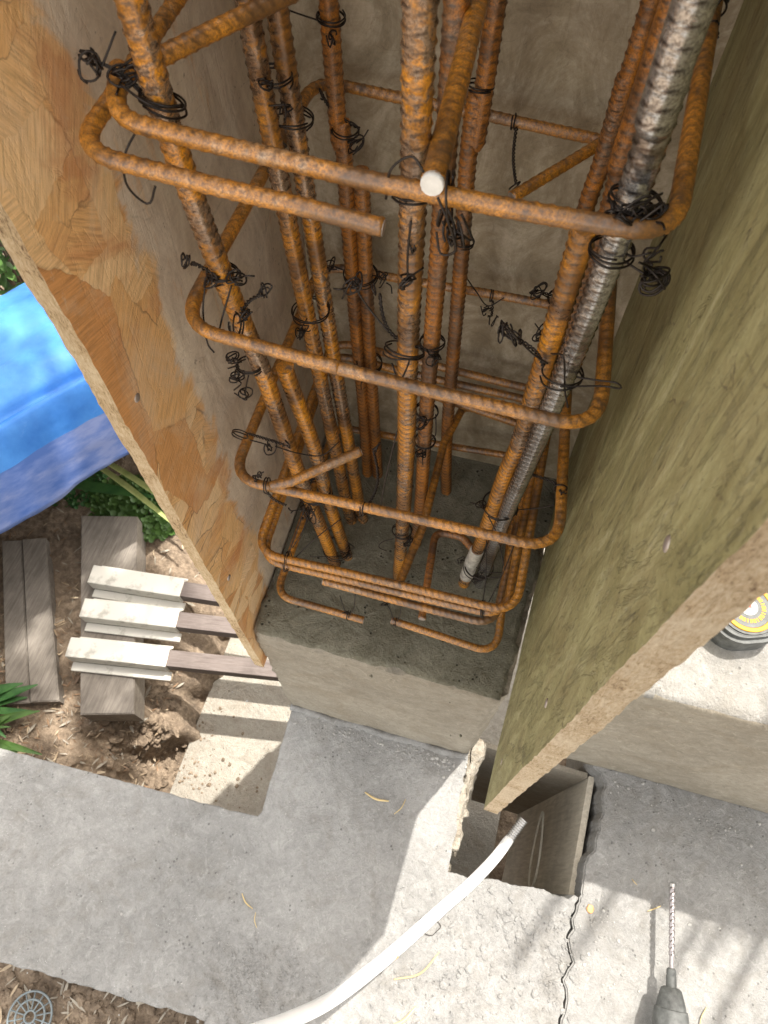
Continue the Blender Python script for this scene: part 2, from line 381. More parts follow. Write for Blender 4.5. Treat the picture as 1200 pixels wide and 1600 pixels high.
ys = np.r_[[-60, -20, -8, -3, -1.6], np.arange(-.9, 2.2, .014), [3, 5, 10, 25, 60]]
nx, ny = len(xs), len(ys)
for y in ys:
    for x in xs: V.append((x, y, ground_h(x, y)))
for j in range(ny-1):
    for i in range(nx-1): a = j*nx+i; F.append((a, a+1, a+nx+1, a+nx))
tag(mobj('ground', V, F, M['soil']), 'brown garden soil', None, kind='structure')

def rough_grid_box(name, x0, x1, y0, y1, z0, z1, res, amp, chip, mat, parent=None, seed=0, mats=None, mi_fn=None):
    bm = bmesh.new()
    def face(o, u, v, lu, lv):
        nu = max(1, int(lu/res)); nv = max(1, int(lv/res)); g = {}
        for j in range(nv+1):
            for i in range(nu+1): g[i, j] = bm.verts.new(o+u*(lu*i/nu)+v*(lv*j/nv))
        for j in range(nv):
            for i in range(nu): bm.faces.new((g[i,j], g[i+1,j], g[i+1,j+1], g[i,j+1]))
    X, Y, Z = Vector((1,0,0)), Vector((0,1,0)), Vector((0,0,1)); dx, dy, dz = x1-x0, y1-y0, z1-z0
    O = Vector((x0, y0, z0))
    face(O+Z*dz, X, Y, dx, dy); face(O, X, Z, dx, dz); face(O+Y*dy+X*dx, -X, Z, dx, dz)
    face(O+Y*dy, -Y, Z, dy, dz); face(O+X*dx, Y, Z, dy, dz); face(O, Y, X, dy, dx)
    bmesh.ops.remove_doubles(bm, verts=bm.verts, dist=1e-5)
    for vt in bm.verts:
        p = vt.co.copy(); d = Vector((0,0,0)); k = 0
        for a, lo, hi in ((0, x0, x1), (1, y0, y1), (2, z0, z1)):
            if abs(p[a]-lo) < 1e-5: d[a] = 1; k += 1
            if abs(p[a]-hi) < 1e-5: d[a] = -1; k += 1
        q = p + Vector((seed, seed*2, 0))
        n = noise.fractal(q*14, .8, 2, 4)*amp + noise.fractal(q*60, .7, 2, 3)*amp*.35
        vt.co -= d*n
        if k > 1:
            c = max(0, noise.fractal(q*26, .6, 2, 4)+.12)*chip + .0015
            vt.co += d*c
    me = bpy.data.meshes.new(name); bm.to_mesh(me); bm.free()
    me.polygons.foreach_set('use_smooth', [True]*len(me.polygons))
    for m in (mats or [mat]): me.materials.append(m)
    if mi_fn:
        for p in me.polygons: p.material_index = mi_fn(p)
    o = bpy.data.objects.new(name, me); C.objects.link(o)
    if parent: o.parent = parent
    return o
def jag(poly, step=.006, amp=.003, freq=40, seed=0, skip=()):
    out = []
    for i in range(len(poly)):
        a = Vector(poly[i]); b = Vector(poly[(i+1) % len(poly)]); L = (b-a).length
        if i in skip: out.append(tuple(a)); continue
        n = max(1, int(L/step)); nr = Vector((-(b-a).y, (b-a).x)).normalized()
        for k in range(n):
            p = a+(b-a)*(k/n); e = 1
            d = noise.fractal(Vector((p.x*freq, p.y*freq, seed)), .7, 2, 5)*amp*e
            out.append(tuple(p+nr*d))
    return out
def prism(name, poly, z0, z1, mat, bev=.003, parent=None):
    bm = bmesh.new(); vs_ = [bm.verts.new((p[0], p[1], z1)) for p in poly]; f = bm.faces.new(vs_)
    if f.normal.z < 0: f.normal_flip()
    f.normal_update()
    if f.normal.z < 0: f.normal_flip()
    r = bmesh.ops.extrude_face_region(bm, geom=[f]); nv = [g for g in r['geom'] if isinstance(g, bmesh.types.BMVert)]
    # the original face stays as top after moving the copy down
    for v in nv: v.co.z = z0
    bmesh.ops.recalc_face_normals(bm, faces=bm.faces)
    top = [e for e in bm.edges if all(abs(v.co.z-z1) < 1e-6 for v in e.verts)]
    if bev: bmesh.ops.bevel(bm, geom=top, offset=bev, segments=2, affect='EDGES', clamp_overlap=True)
    tri = [g for g in bm.faces if len(g.verts) > 4]; bmesh.ops.triangulate(bm, faces=tri)
    me = bpy.data.meshes.new(name); bm.to_mesh(me); bm.free(); me.materials.append(mat)
    o = bpy.data.objects.new(name, me); C.objects.link(o)
    if parent: o.parent = parent
    return o
BZ = -.475
crack = [(.349,.072),(.346,.053),(.341,.035),(.344,.020),(.338,.005),(.342,-.011),(.350,-.030),(.345,-.045),(.339,-.061),(.347,-.080),(.349,-.095),(.343,-.126),(.347,-.17),(.338,-.22),(.345,-.30),(.35,-.6),(.34,-1.6)]
left_poly = [(-3.2,-.050),(-.811,.025),(-.30,.0420),(-.272,.0435),(-.262,.055),(-.270,.262),(-.27,.66),(.100,.66),(.100,.256),(.107,.049)]
hole_front = [(.107,.049),(.18,.056),(.27,.063),(.335,.070)]
# main foundation beam with its arm under the pedestal (one cast)
found = empty('concrete_foundation', (-.09, .1, BZ), 'grey concrete foundation beam carrying the column pedestal, cracked on its right end', 'foundation')
poly = jag([(-3.2,-.050),(-.811,.025),(-.285,.0425)], .01, .0025, 30, 1)[:-1]
poly = [p for p in poly if p[0] <= -.285] 
poly += [(-.272,.0435),(-.264,.052)]
poly += jag([(-.264,.055),(-.272,.262)], .008, .0018, 40, 2)[:26]
poly += [(-.272,.64),(.098,.64)]
def seg(a, b, **k):
    j = jag([a, b], **k); n = len(j)//2; return j[:n]
poly = [p for p in seg((-3.2,-.050), (-.272,.0430), step=.01, amp=.0025, freq=30, seed=1)]
poly += [(-.268,.045),(-.263,.054)]
poly += seg((-.263,.06), (-.271,.262), step=.008, amp=.0018, freq=40, seed=2)
poly += [(-.272,.64),(.098,.64)]
poly += seg((.099,.262), (.108,.052), step=.007, amp=.0045, freq=45, seed=3)
poly += seg((.108,.049), (.335,.068), step=.004, amp=.006, freq=22, seed=4)
poly += [(.341,.074)]
for a, b in zip(crack[:-1], crack[1:]): poly += seg((a[0]-.0015, a[1]), (b[0]-.0015, b[1]), step=.006, amp=.003, freq=90, seed=5)
poly += [(.34,-1.6),(-.25,-1.6)]
poly += seg((-.25,-1.6), (-.243,-.284), step=.02, amp=.003, freq=30, seed=6)
poly += seg((-.243,-.284), (-3.2,-.40), step=.01, amp=.004, freq=30, seed=7)
beam = prism('beam', poly, -.88, BZ, M['conc']); keep(beam, found)
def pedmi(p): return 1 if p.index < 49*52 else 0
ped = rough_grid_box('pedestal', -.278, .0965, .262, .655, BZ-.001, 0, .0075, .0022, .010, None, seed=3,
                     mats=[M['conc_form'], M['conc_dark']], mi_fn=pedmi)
for v_ in ped.data.vertices: v_.co.x += .055*(v_.co.y-.262)*max(0, (v_.co.x+.278)/.3745)+(.008*max(0, (v_.co.x+.278)/.3745) if v_.co.y > .275 else 0)
keep(ped, found)
# mortar fillet where the pedestal meets the beam
mb = MB(); rng = random.Random(4); A = []
for k in range(60):
    t = k/59; A.append((-.274+.372*t, .258+.002*math.sin(t*20), BZ+.001))
V_, F_ = tube(np.array(A), np.array([.006+.004*rng.random() for _ in A]), 8); mb.add(V_, F_)
keep(mb.build('mortar_fillet', M['conc']), found)

rslab = [(.375,.32),(2.6,.40),(2.6,-1.6),(.341,-1.6)]
cr2 = []
for a, b in list(zip(crack[:-1], crack[1:]))[::-1]:
    s_ = seg((a[0]+.0022, a[1]), (b[0]+.0022, b[1]), step=.006, amp=.003, freq=90, seed=5); cr2 += s_[::-1]
hole_r = [(.352,.078),(.352,.092),(.355,.110),(.353,.128),(.356,.146),(.364,.158),(.366,.176),(.373,.196),(.370,.215),(.374,.235),(.369,.262),(.372,.285),(.362,.300),(.345,.312)]
hr = []
for a, b in zip(hole_r[:-1], hole_r[1:]): hr += seg(a, b, step=.004, amp=.006, freq=22, seed=8)
poly = cr2 + hr + [(.340,.318),(.34,.36),(2.6,.40),(2.6,-1.6),(.345,-1.6)]
rs = prism('concrete_floor_slab', poly, -.72, BZ-.001, M['conc'])
tag(rs, 'grey concrete slab right of the crack, under the drill', 'slab')
stepb = rough_grid_box('concrete_step_block', .24, 1.8, .309, 1.5, BZ-.002, .048, .013, .0022, .007, None, seed=9,
        mats=[M['conc_form'], M['conc_pale']], mi_fn=lambda p: 1 if p.normal.z > .5 else 0)
tag(stepb, 'tall concrete block with sunlit top on the right, under the tape measure', 'concrete block')
# pit floor
pf = prism('pit_floor', [(-.735,-.1),(.3,-.1),(.3,1.6),(-.735,1.6)], PITZ-.1, PITZ, M['conc_tan'], 0); tag(pf, 'tan concrete floor of the pit with sun stripes', None, kind='structure')
# hole lining: plywood against the right wall, back wall and floor board
def board(name, a, b, mat, label=None, cat=None, bev_=.0015, rot=None, loc=None, parent=None):
    mb = MB(); mb.box(a, b); o = mb.build(name, mat, parent, False); bevel(o, bev_)
    if label: tag(o, label, cat)
    return o
def sheet_board(name, corners, th, mat, label, cat):     # slightly warped rectangular sheet through 4 corners
    a, b, c, d = [Vector(p) for p in corners]; n = (b-a).cross(d-a).normalized()*th; N_ = 14; V = []; F = []
    for s_ in (0, 1):
        for j in range(N_+1):
            for i in range(N_+1):
                u, v = i/N_, j/N_; p = a*(1-u)*(1-v)+b*u*(1-v)+c*u*v+d*(1-u)*v
                p = p + n.normalized()*(.002*math.sin(u*3.1)*math.sin(v*5)) + n*s_; V.append(p)
    m = (N_+1)**2; W = N_+1
    for j in range(N_):
        for i in range(N_):
            k = j*W+i; F.append((k, k+W, k+W+1, k+1)); F.append((m+k, m+k+1, m+k+W+1, m+k+W))
    for k in range(N_):
        F.append((k, k+1, m+k+1, m+k)); q = N_*W+k; F.append((q+1, q, m+q, m+q+1))
        l = k*W; F.append((l+W, l, m+l, m+l+W)); r_ = k*W+N_; F.append((r_, r_+W, m+r_+W, m+r_))
    return tag(mobj(name, V, F, mat, None, False), label, cat)
sheet_board('hole_lining_board', [(.352,.300,-.535),(.342,.060,-.530),(.33,.060,-1.36),(.345,.300,-1.36)], .012, M['formwood'],
            'brown stained plywood lining the right side of the open hole', 'plywood')
sheet_board('hole_back_board', [(.101,.303,-.50),(.348,.303,-.53),(.345,.300,-1.36),(.101,.300,-1.36)], -.01, M['conc_form'],
            'grey brown form board at the back of the open hole', 'form board')
# pale plastic loop in the hole
L_ = [(.329,.084,-.80),(.330,.090,-.80),(.330,.125,-.80),(.330,.17,-.80),(.331,.215,-.80),(.331,.243,-.80),(.331,.250,-.80),(.330,.240,-.80),(.329,.20,-.80),(.329,.15,-.80),(.328,.11,-.80),(.328,.090,-.80)]
lp = []
cx, cy = .322, .165
for k in range(41):
    t = k/40*2*math.pi; yy_ = .165+.085*math.cos(t); ww = .030*math.sin(t)*(1-.35*math.cos(t)); lp.append((.329, yy_, -.86+ww*1.6))
lo = empty('plastic_tie_loop', (.329, .165, -.86), 'pale plastic loop lying against the plywood inside the hole', 'plastic loop')
A, s = path(lp, .004); V_, F_ = tube(A, .0026, 6, cap=False); keep(mobj('loop', V_, F_, M['plastic']), lo)
mb = MB(); 
for sgn in (-1, 1):
    q = [(.328, .078-.012*abs(math.sin(t)), -.86+sgn*(.006+.020*math.sin(t))) for t in np.linspace(0, 2.8, 12)]
    A, s = path(q, .003); V_, F_ = tube(A, .0022, 6); mb.add(V_, F_)
keep(mb.build('clasp', M['plastic']), lo)
# rubble strip along the pedestal side
rb = empty('rubble_strip', (.11, .17, -.5), 'broken white mortar rubble wedged along the pedestal at the hole', 'rubble')
rng = random.Random(8); mb = MB()
def rock(c, r, rng, flat=1.0):
    bm = bmesh.new(); bmesh.ops.create_icosphere(bm, subdivisions=2, radius=1)
    o = Vector([rng.random()*50 for _ in range(3)]); sx, sy, sz = [r*(.6+.7*rng.random()) for _ in range(3)]; sz *= flat
    rot = Matrix.Rotation(rng.random()*6.28, 3, Vector((rng.random()-.5, rng.random()-.5, rng.random()-.5)).normalized()) if flat == 1 else Matrix.Rotation(rng.random()*6.28, 3, 'Z')
    V = []; 
    for v in bm.verts:
        k = 1+.45*noise.noise(v.co*1.7+o); p = rot@Vector((v.co.x*sx*k, v.co.y*sy*k, v.co.z*sz*k)); V.append(p+Vector(c))
    F = [[l.index for l in f.verts] for f in bm.faces]; bm.free(); return V, F
for i in range(46):
    y = .06+.235*rng.random(); V_, F_ = rock((.103+.008*rng.random(), y, BZ-.03-.06*rng.random()), .004+.008*rng.random(), rng); mb.add(V_, F_)
o = mb.build('loose_rubble', M['rubble'], None, False); keep(o, rb)
o = rough_grid_box('broken_face', .090, .116, .085, .302, -.62, BZ-.006, .0045, .010, .012, M['rubble'], seed=21)
for v_ in o.data.vertices: v_.co.x += .016*max(0, (v_.co.y-.15)/.15)+.006*noise.noise(v_.co*45)
o.data.polygons.foreach_set('use_smooth', [False]*len(o.data.polygons)); keep(o, rb)

# ---------------------------------------------------------------- formwork panels
PT = 1.95
def panel(name, origin, U, Vv, lu, lv, th, res, mats, label, cat, ragged=.002, seed=0, parts_edge=True):
    """panel: local u along depth/width, v along height; inner face at th=0; outer at th. ragged front and bottom edges"""
    origin = Vector(origin); U = Vector(U).normalized(); Vv = Vector(Vv).normalized(); N = U.cross(Vv).normalized()*th
    nu = int(lu/res); nv = int(lv/res); V = []; F = []; MI = []
    for s_ in (0, 1):
        for j in range(nv+1):
            for i in range(nu+1):
                p = origin+U*(lu*i/nu)+Vv*(lv*j/nv)+N*s_
                d = (noise.fractal(Vector((seed+p.x*90, p.y*90, p.z*90)), .7, 2, 4)*.7+noise.fractal(Vector((seed+p.x*16, p.y*16, p.z*16)), .7, 2, 3)*.3)*ragged
                d2 = noise.fractal(Vector((seed+p.x*6, p.y*6, p.z*6)), .7, 2, 3)*.0012
                p += N.normalized()*d2
                if i == 0: p += U*d
                if j == 0: p += Vv*d
                V.append(p)
    m = (nu+1)*(nv+1); W = nu+1
    for j in range(nv):
        for i in range(nu):
            k = j*W+i; F.append((k, k+1, k+W+1, k+W)); F.append((m+k, m+k+W, m+k+W+1, m+k+1)); MI += [0, 0]
    for i in range(nu):
        F.append((i+1, i, m+i, m+i+1)); q = nv*W+i; F.append((q, q+1, m+q+1, m+q)); MI += [1, 1]
    for j in range(nv):
        k = j*W; F.append((k, k+W, m+k+W, m+k)); q = j*W+nu; F.append((q+W, q, m+q, m+q+W)); MI += [1, 1]
    me = bpy.data.meshes.new(name); me.from_pydata([tuple(p) for p in V], [], F); me.update()
    for mt in mats: me.materials.append(mt)
    me.polygons.foreach_set('material_index', MI); me.polygons.foreach_set('use_smooth', [True]*len(F))
    bm = bmesh.new(); bm.from_mesh(me); bmesh.ops.recalc_face_normals(bm, faces=bm.faces)
    for e in bm.edges:
        if len(e.link_faces) == 2 and e.link_faces[0].material_index != e.link_faces[1].material_index: e.smooth = False
    bm.to_mesh(me); bm.free()
    o = bpy.data.objects.new(name, me); C.objects.link(o); return tag(o, label, cat)
# left: inner face x=-.2795, from y=.25 back to .655, z from -.16 ; thickness goes to -x
panel('formwork_panel', (-.2795, .252, -.155), (0, 1, 0), (0, 0, 1), .412, PT+.155, -.015, .007, [M['osb_left'], M['edge_left']],
      'orange strand board formwork panel on the left, half coated in cement film', 'formwork panel', .0017, 1)
panel('formwork_panel', (.1015, .117, .001), (.040, 1, 0), (-.026, 0, 1), .62, PT, .0185, .007, [M['osb_right'], M['edge_right']],
      'olive brown weathered formwork panel on the right with thick pale cut edge', 'formwork panel', .0022, 7)
panel('formwork_panel', (-.2785, .640, .003), (1, 0, 0), (0, 0, 1), .40, PT, -.015, .0125, [M['osb_back'], M['edge_left']],
      'cement filmed formwork panel at the back, behind the rebar cage', 'formwork panel', .001, 11)

PANELS = [o for o in C.objects if o.get('category') == 'formwork panel']
def screw(panel_, c, nrm):
    n_ = Vector(nrm).normalized(); A = np.array([tuple(Vector(c)+n_*t) for t in (-.002, .0004, .0010, .0013)])
    V_, F_ = tube(A, np.array([.0040, .0042, .0036, .0012]), 14); o = mobj('screw_head', V_, F_, M['cut']); keep(o, panel_)
for z in (.12, .42, .72, 1.02): screw(PANELS[1], (.1015-.026*z+.0018, .160, z), (-1, .04, 0))
for z in (.18, .55, .86): screw(PANELS[0], (-.2795, .275, z), (1, 0, 0))

# ---------------------------------------------------------------- rebar cage
BR = .0077; SR = .0049
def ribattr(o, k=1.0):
    at_ = o.data.attributes.new('rib_shade', 'FLOAT', 'POINT'); at_.data.foreach_set('value', (RIB*k).astype(np.float32))
def rebar(pts, mat, label, r=BR, pitch=.0084, rib=.0010, ph=0.0, skew=.55):
    A, s = smoothpath(pts, .0014)
    wob = np.array([[noise.noise(Vector((p[2]*4, ph*9, 1)))*.0012, noise.noise(Vector((p[2]*4, ph*9, 7)))*.0012, 0] for p in A]); A = A+wob
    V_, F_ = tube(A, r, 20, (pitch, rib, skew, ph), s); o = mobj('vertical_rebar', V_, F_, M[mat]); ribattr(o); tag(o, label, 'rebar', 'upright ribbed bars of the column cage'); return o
BARS = {}
def vb(key, pts, mat, label, **k):
    BARS[key] = pts; return rebar(pts, mat, label, ph=len(BARS)*.37, **k)
def at(key, z):
    P = sorted(BARS[key], key=lambda p: p[2]); zs = [p[2] for p in P]
    return Vector((np.interp(z, zs, [p[0] for p in P]), np.interp(z, zs, [p[1] for p in P]), z))
vb('A1', [(-.188,.402,-.03),(-.198,.388,.154),(-.207,.372,.338),(-.211,.357,.508),(-.218,.345,.634),(-.2205,.336,.734),(-.217,.329,.816),(-.213,.318,1.0),(-.210,.318,1.9)], 'rust_v', 'orange rusted upright bar at front left corner, running past the top stirrup')
vb('A2', [(-.175,.419,-.03),(-.187,.403,.188),(-.191,.393,.342),(-.1995,.381,.470),(-.200,.380,.490)], 'rust_v', 'short starter bar beside the front left corner bar, ending at the second stirrup')
vb('B1', [(-.184,.480,-.03),(-.193,.477,.073),(-.205,.470,.353),(-.214,.465,.556),(-.217,.462,.655),(-.219,.460,.740),(-.222,.455,1.0),(-.222,.455,1.9)], 'rust_v', 'left bar of the twin pair on the left side of the cage')
vb('B2', [(-.168,.487,-.03),(-.176,.485,.066),(-.190,.483,.341),(-.1995,.482,.545),(-.203,.481,.616),(-.206,.480,.703),(-.208,.478,.80),(-.209,.478,.90)], 'rust_v', 'right bar of the twin pair on the left side of the cage')
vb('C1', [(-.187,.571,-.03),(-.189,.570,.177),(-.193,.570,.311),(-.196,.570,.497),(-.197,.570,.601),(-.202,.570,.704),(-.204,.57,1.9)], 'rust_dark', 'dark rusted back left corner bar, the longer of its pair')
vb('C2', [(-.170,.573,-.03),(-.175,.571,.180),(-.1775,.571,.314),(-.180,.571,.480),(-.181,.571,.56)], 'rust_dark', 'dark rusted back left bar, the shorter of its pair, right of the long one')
vb('D', [(-.092,.408,-.03),(-.086,.393,.147),(-.080,.366,.423),(-.079,.351,.581),(-.077,.340,.699),(-.075,.333,.774),(-.074,.326,.85),(-.073,.322,1.0),(-.073,.322,1.9)], 'rust_v', 'thick orange ribbed upright bar at the middle of the cage front')
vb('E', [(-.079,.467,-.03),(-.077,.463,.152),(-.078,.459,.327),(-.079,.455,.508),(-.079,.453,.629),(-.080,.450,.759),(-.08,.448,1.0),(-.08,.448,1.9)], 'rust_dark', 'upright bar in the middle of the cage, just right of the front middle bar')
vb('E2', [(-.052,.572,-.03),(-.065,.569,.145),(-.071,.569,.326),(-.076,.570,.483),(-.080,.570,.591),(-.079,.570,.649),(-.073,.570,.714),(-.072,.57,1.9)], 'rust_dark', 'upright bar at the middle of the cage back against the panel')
vb('F1', [(.031,.430,-.03),(.0335,.392,.285),(.0375,.371,.457),(.039,.356,.578),(.0395,.349,.639),(.0395,.340,.712),(.039,.334,.759),(.0375,.327,.818),(.035,.320,.90),(.033,.318,1.9)], 'rust_steel', 'shiny grey mill scale upright bar at the front right corner', r=.0080)
vb('F2', [(.007,.424,-.03),(.011,.413,.10),(.016,.404,.20),(.020,.393,.374),(.0235,.384,.442),(.023,.370,.54),(.0225,.358,.66),(.0225,.352,.72)], 'rust_v', 'starter bar left of the shiny front right bar, white painted near its foot')
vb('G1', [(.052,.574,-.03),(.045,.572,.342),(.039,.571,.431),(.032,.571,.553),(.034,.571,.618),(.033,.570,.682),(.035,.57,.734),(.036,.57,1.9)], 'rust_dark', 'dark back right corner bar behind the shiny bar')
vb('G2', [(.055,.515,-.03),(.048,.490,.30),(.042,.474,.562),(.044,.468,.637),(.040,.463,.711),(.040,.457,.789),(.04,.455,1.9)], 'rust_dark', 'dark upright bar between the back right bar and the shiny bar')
# white paint collar on the F2 starter
f2 = [o for o in C.objects if o.get('label', '').startswith('starter bar left of the shiny')][0]
A, s = path([at('F2', .035), at('F2', .07), at('F2', .10), at('F2', .155)], .003)
rad = np.array([.0094+.0006*math.sin(k*1.7) for k in range(len(A))]); rad[0] = .0086; rad[-1] = .0086
V_, F_ = tube(A, rad, 14); keep(mobj('white_paint_coat', V_, F_, plain('chipped_grey_white_paint', (.42, .40, .36), .6, 0, .45, 120)), f2)

def stirrup(pts, label, fillet=.030, mat='rust_s', r=SR, name='stirrup', cat='stirrup', grp='stirrups around the column cage', ph=0, tip=None, cut=True):
    A, s = path(pts, .0019, fillet)
    wob = np.array([[0, 0, noise.noise(Vector((p[0]*7, p[1]*7, ph*3)))*.003] for p in A]); A = A+wob
    V_, F_ = tube(A, r, 14, (.0078, .0007, 1.3, ph), s, shade_exp=3.5)
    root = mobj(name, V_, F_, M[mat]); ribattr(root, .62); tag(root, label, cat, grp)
    for k, q in enumerate(tip or []):
        i = 0 if q == 0 else -1; j = 1 if q == 0 else -2; d = (A[i]-A[j])/np.linalg.norm(A[i]-A[j])
        V2, F2 = tube(np.array([A[i]-d*.001, A[i]+d*.0016, A[i]+d*.003]), np.array([r*1.05, r*1.07, r*.98]), 14); keep(mobj('painted_end', V2, F2, M['white']), root)
    if cut:
        for i, j in ((0, 1), (-1, -2)):
            if tip and (0 if i == 0 else 1) in tip: continue
            d = (A[i]-A[j])/np.linalg.norm(A[i]-A[j]); V2, F2 = tube(np.array([A[i], A[i]+d*.0006]), r*.93, 14); keep(mobj('cut_end', V2, F2, M['cut']), root)
    return root
z1 = .755
stirrup([(-.083,.297,.739),(-.258,.297,.752),(-.256,.600,.765),(.070,.605,.768),(.062,.308,.757),(-.10,.308,.757),(-.236,.310,.766),(-.247,.345,.772)], 'top stirrup with overlapping front legs, its cut end stopping mid way', .026, ph=1)
stirrup([(-.222,.335,.782),(-.172,.42,.782),(-.12,.508,.79)], 'diagonal hook bar rising to upper right from the top left corner', .02, ph=2, name='hook_bar', cat='rebar hook', grp='loose hooked tie bars in the cage')
z2 = .598
stirrup([(-.15,.309,z2),(.070,.3105,.590),(.0455,.608,.603),(-.232,.604,.620),(-.241,.309,.605),(-.12,.309,.598)], 'second stirrup from the top, a full ring crossing in front of every bar', .030, ph=3, cut=False)
stirrup([(.036,.600,.612),(-.033,.522,.600)], 'short diagonal hook end at the back right of the second stirrup', .01, ph=4, name='hook_bar', cat='rebar hook', grp='loose hooked tie bars in the cage')
z3 = .395
stirrup([(-.125,.360,.408),(-.181,.312,.402),(-.20,.304,.398),(-.20,.304,.3975)], 'short diagonal hook end at the front left of the third stirrup', .01, ph=5, name='hook_bar', cat='rebar hook', grp='loose hooked tie bars in the cage')
stirrup([(-.10,.3065,.398),(.083,.3065,.404),(.0495,.605,.408),(-.246,.605,.398),(-.245,.306,.388),(-.08,.3065,.398)], 'third stirrup from the top, ringing the cage above its foot', .033, ph=6, cut=False)
stirrup([(-.10,.3065,.216),(.072,.3065,.226),(.062,.600,.262),(-.240,.605,.268),(-.2505,.3065,.209),(-.09,.3065,.2165)], 'fourth stirrup, upper of the two lying close together near the foot', .030, ph=7, cut=False)
stirrup([(-.10,.306,.196),(.062,.306,.205),(.058,.600,.238),(-.242,.600,.245),(-.247,.306,.190),(-.09,.306,.1965)], 'fifth stirrup, lying tight under the fourth', .030, ph=8, cut=False, mat='rust_s')
stirrup([(-.165,.3045,.172),(.055,.3045,.172),(.056,.58,.205),(-.10,.597,.21)], 'stirrup just above the lowest one, starting with a cut end left of centre', .028, ph=9)
stirrup([(-.115,.3045,.062),(-.2465,.3075,.058),(-.248,.600,.070),(.045,.600,.100),(.073,.306,.060),(-.0775,.314,.064)], 'lowest stirrup open at the front with a gap between its two ends', .028, ph=10)
stirrup([(-.059,.303,.768),(-.070,.462,.768),(-.072,.585,.765),(-.055,.592,.755)], 'top cross tie running front to back with a white painted cut end', .012, ph=11, name='cross_tie', cat='cross tie', grp='cross ties through the cage', tip=[0], cut=False, r=.0058)
stirrup([(-.071,.311,.193),(-.061,.407,.19),(-.064,.536,.19),(-.052,.600,.19),(-.035,.604,.19)], 'low cross tie running front to back with a small white painted end', .012, ph=12, name='cross_tie', cat='cross tie', grp='cross ties through the cage', tip=[0], cut=False)
stirrup([(-.036,.315,.10),(-.049,.447,.10),(-.01,.448,.10),(.012,.430,.10)], 'low U shaped bar lying over the pedestal in the cage', .016, ph=13, name='hook_bar', cat='rebar hook', grp='loose hooked tie bars in the cage', mat='rust_dark')

# ---------------------------------------------------------------- wire ties
WR = .0007
def rv(rng, s=1.0): return Vector((rng.uniform(-1,1), rng.uniform(-1,1), rng.uniform(-1,1)))*s
def wire(mb, pts, r=WR, step=.0022):
    A, s = smoothpath(pts, step); V_, F_ = tube(A, r, 6); mb.add(V_, F_)
def loop(mb, c, r, nrm, rng, turns=1.6, asp=1.0):
    n = Vector(nrm).normalized(); u = n.orthogonal().normalized(); v = n.cross(u); a0 = rng.random()*6.28; P = []
    N_ = int(9*turns)+2
    for k in range(N_+1):
        t = a0+turns*2*math.pi*k/N_; P.append(c+u*math.cos(t)*r+v*math.sin(t)*r*asp+n*(.0022*k/9)+rv(rng, .0004))
    wire(mb, P); return P[-1]
def twist(mb, a, b, rng, pitch=.0065, rr=.0011):
    d = b-a; L = d.length; d.normalize(); u = d.orthogonal().normalized(); v = d.cross(u)
    side = rv(rng, .18*L)
    for ph in (0, math.pi):
        P = []; N_ = max(6, int(L/pitch*5))
        for k in range(N_+1):
            t = k/N_; an = ph+t*L/pitch*2*math.pi; P.append(a+d*L*t+side*math.sin(t*math.pi)+(u*math.cos(an)+v*math.sin(an))*rr)
        V_, F_ = tube(np.array([tuple(p) for p in P]), WR, 6); mb.add(V_, F_)
def nest(mb, c, r, rng, k=4):
    k = max(2, int(k*.7+.5))
    for i in range(k):
        n = rv(rng)+Vector((0,0,.3)); cc = c+rv(rng, r*.35); loop(mb, cc, r*rng.uniform(.6,1.05), n, rng, rng.uniform(.8,1.3), rng.uniform(.35,.8))
    for i in range(max(1, k//2)):
        a = c+rv(rng, r*.5); wire(mb, [a, a+rv(rng, r*.9), a+rv(rng, r*1.5)])
def tie(label, c, lr, nrm, seed, tail=None, nests=(), turns=1.7, bows=0, extra=()):
    rng = random.Random(seed); mb = MB(); c = Vector(c); root = c
    e = loop(mb, c, lr, nrm, rng, turns)
    if lr > .008: loop(mb, c+rv(rng, .001), lr*1.03, Vector(nrm)+rv(rng, .25), rng, .8)
    if tail is not None:
        b = e+Vector(tail); twist(mb, e, b, rng)
        for i in range(bows):
            n = rv(rng); loop(mb, b+Vector(tail).normalized()*.004+rv(rng, .003), rng.uniform(.004,.007), n, rng, 1.1, .45)
    for d, r, k in nests:
        if Vector(d).length > .018: wire(mb, [c+Vector(d)*.3, c+Vector(d)*.65+rv(rng, .002), c+Vector(d)])
        nest(mb, c+Vector(d), r, rng, k)
    for P in extra: wire(mb, [c+Vector(p) for p in P])
    V = [(v[0]-root.x, v[1]-root.y, v[2]-root.z) for v in mb.v]
    o = mobj('wire_tie', V, mb.f, M['wire']); o.location = root
    return tag(o, label, 'wire tie', 'black wire ties on the rebar cage')
V3 = Vector
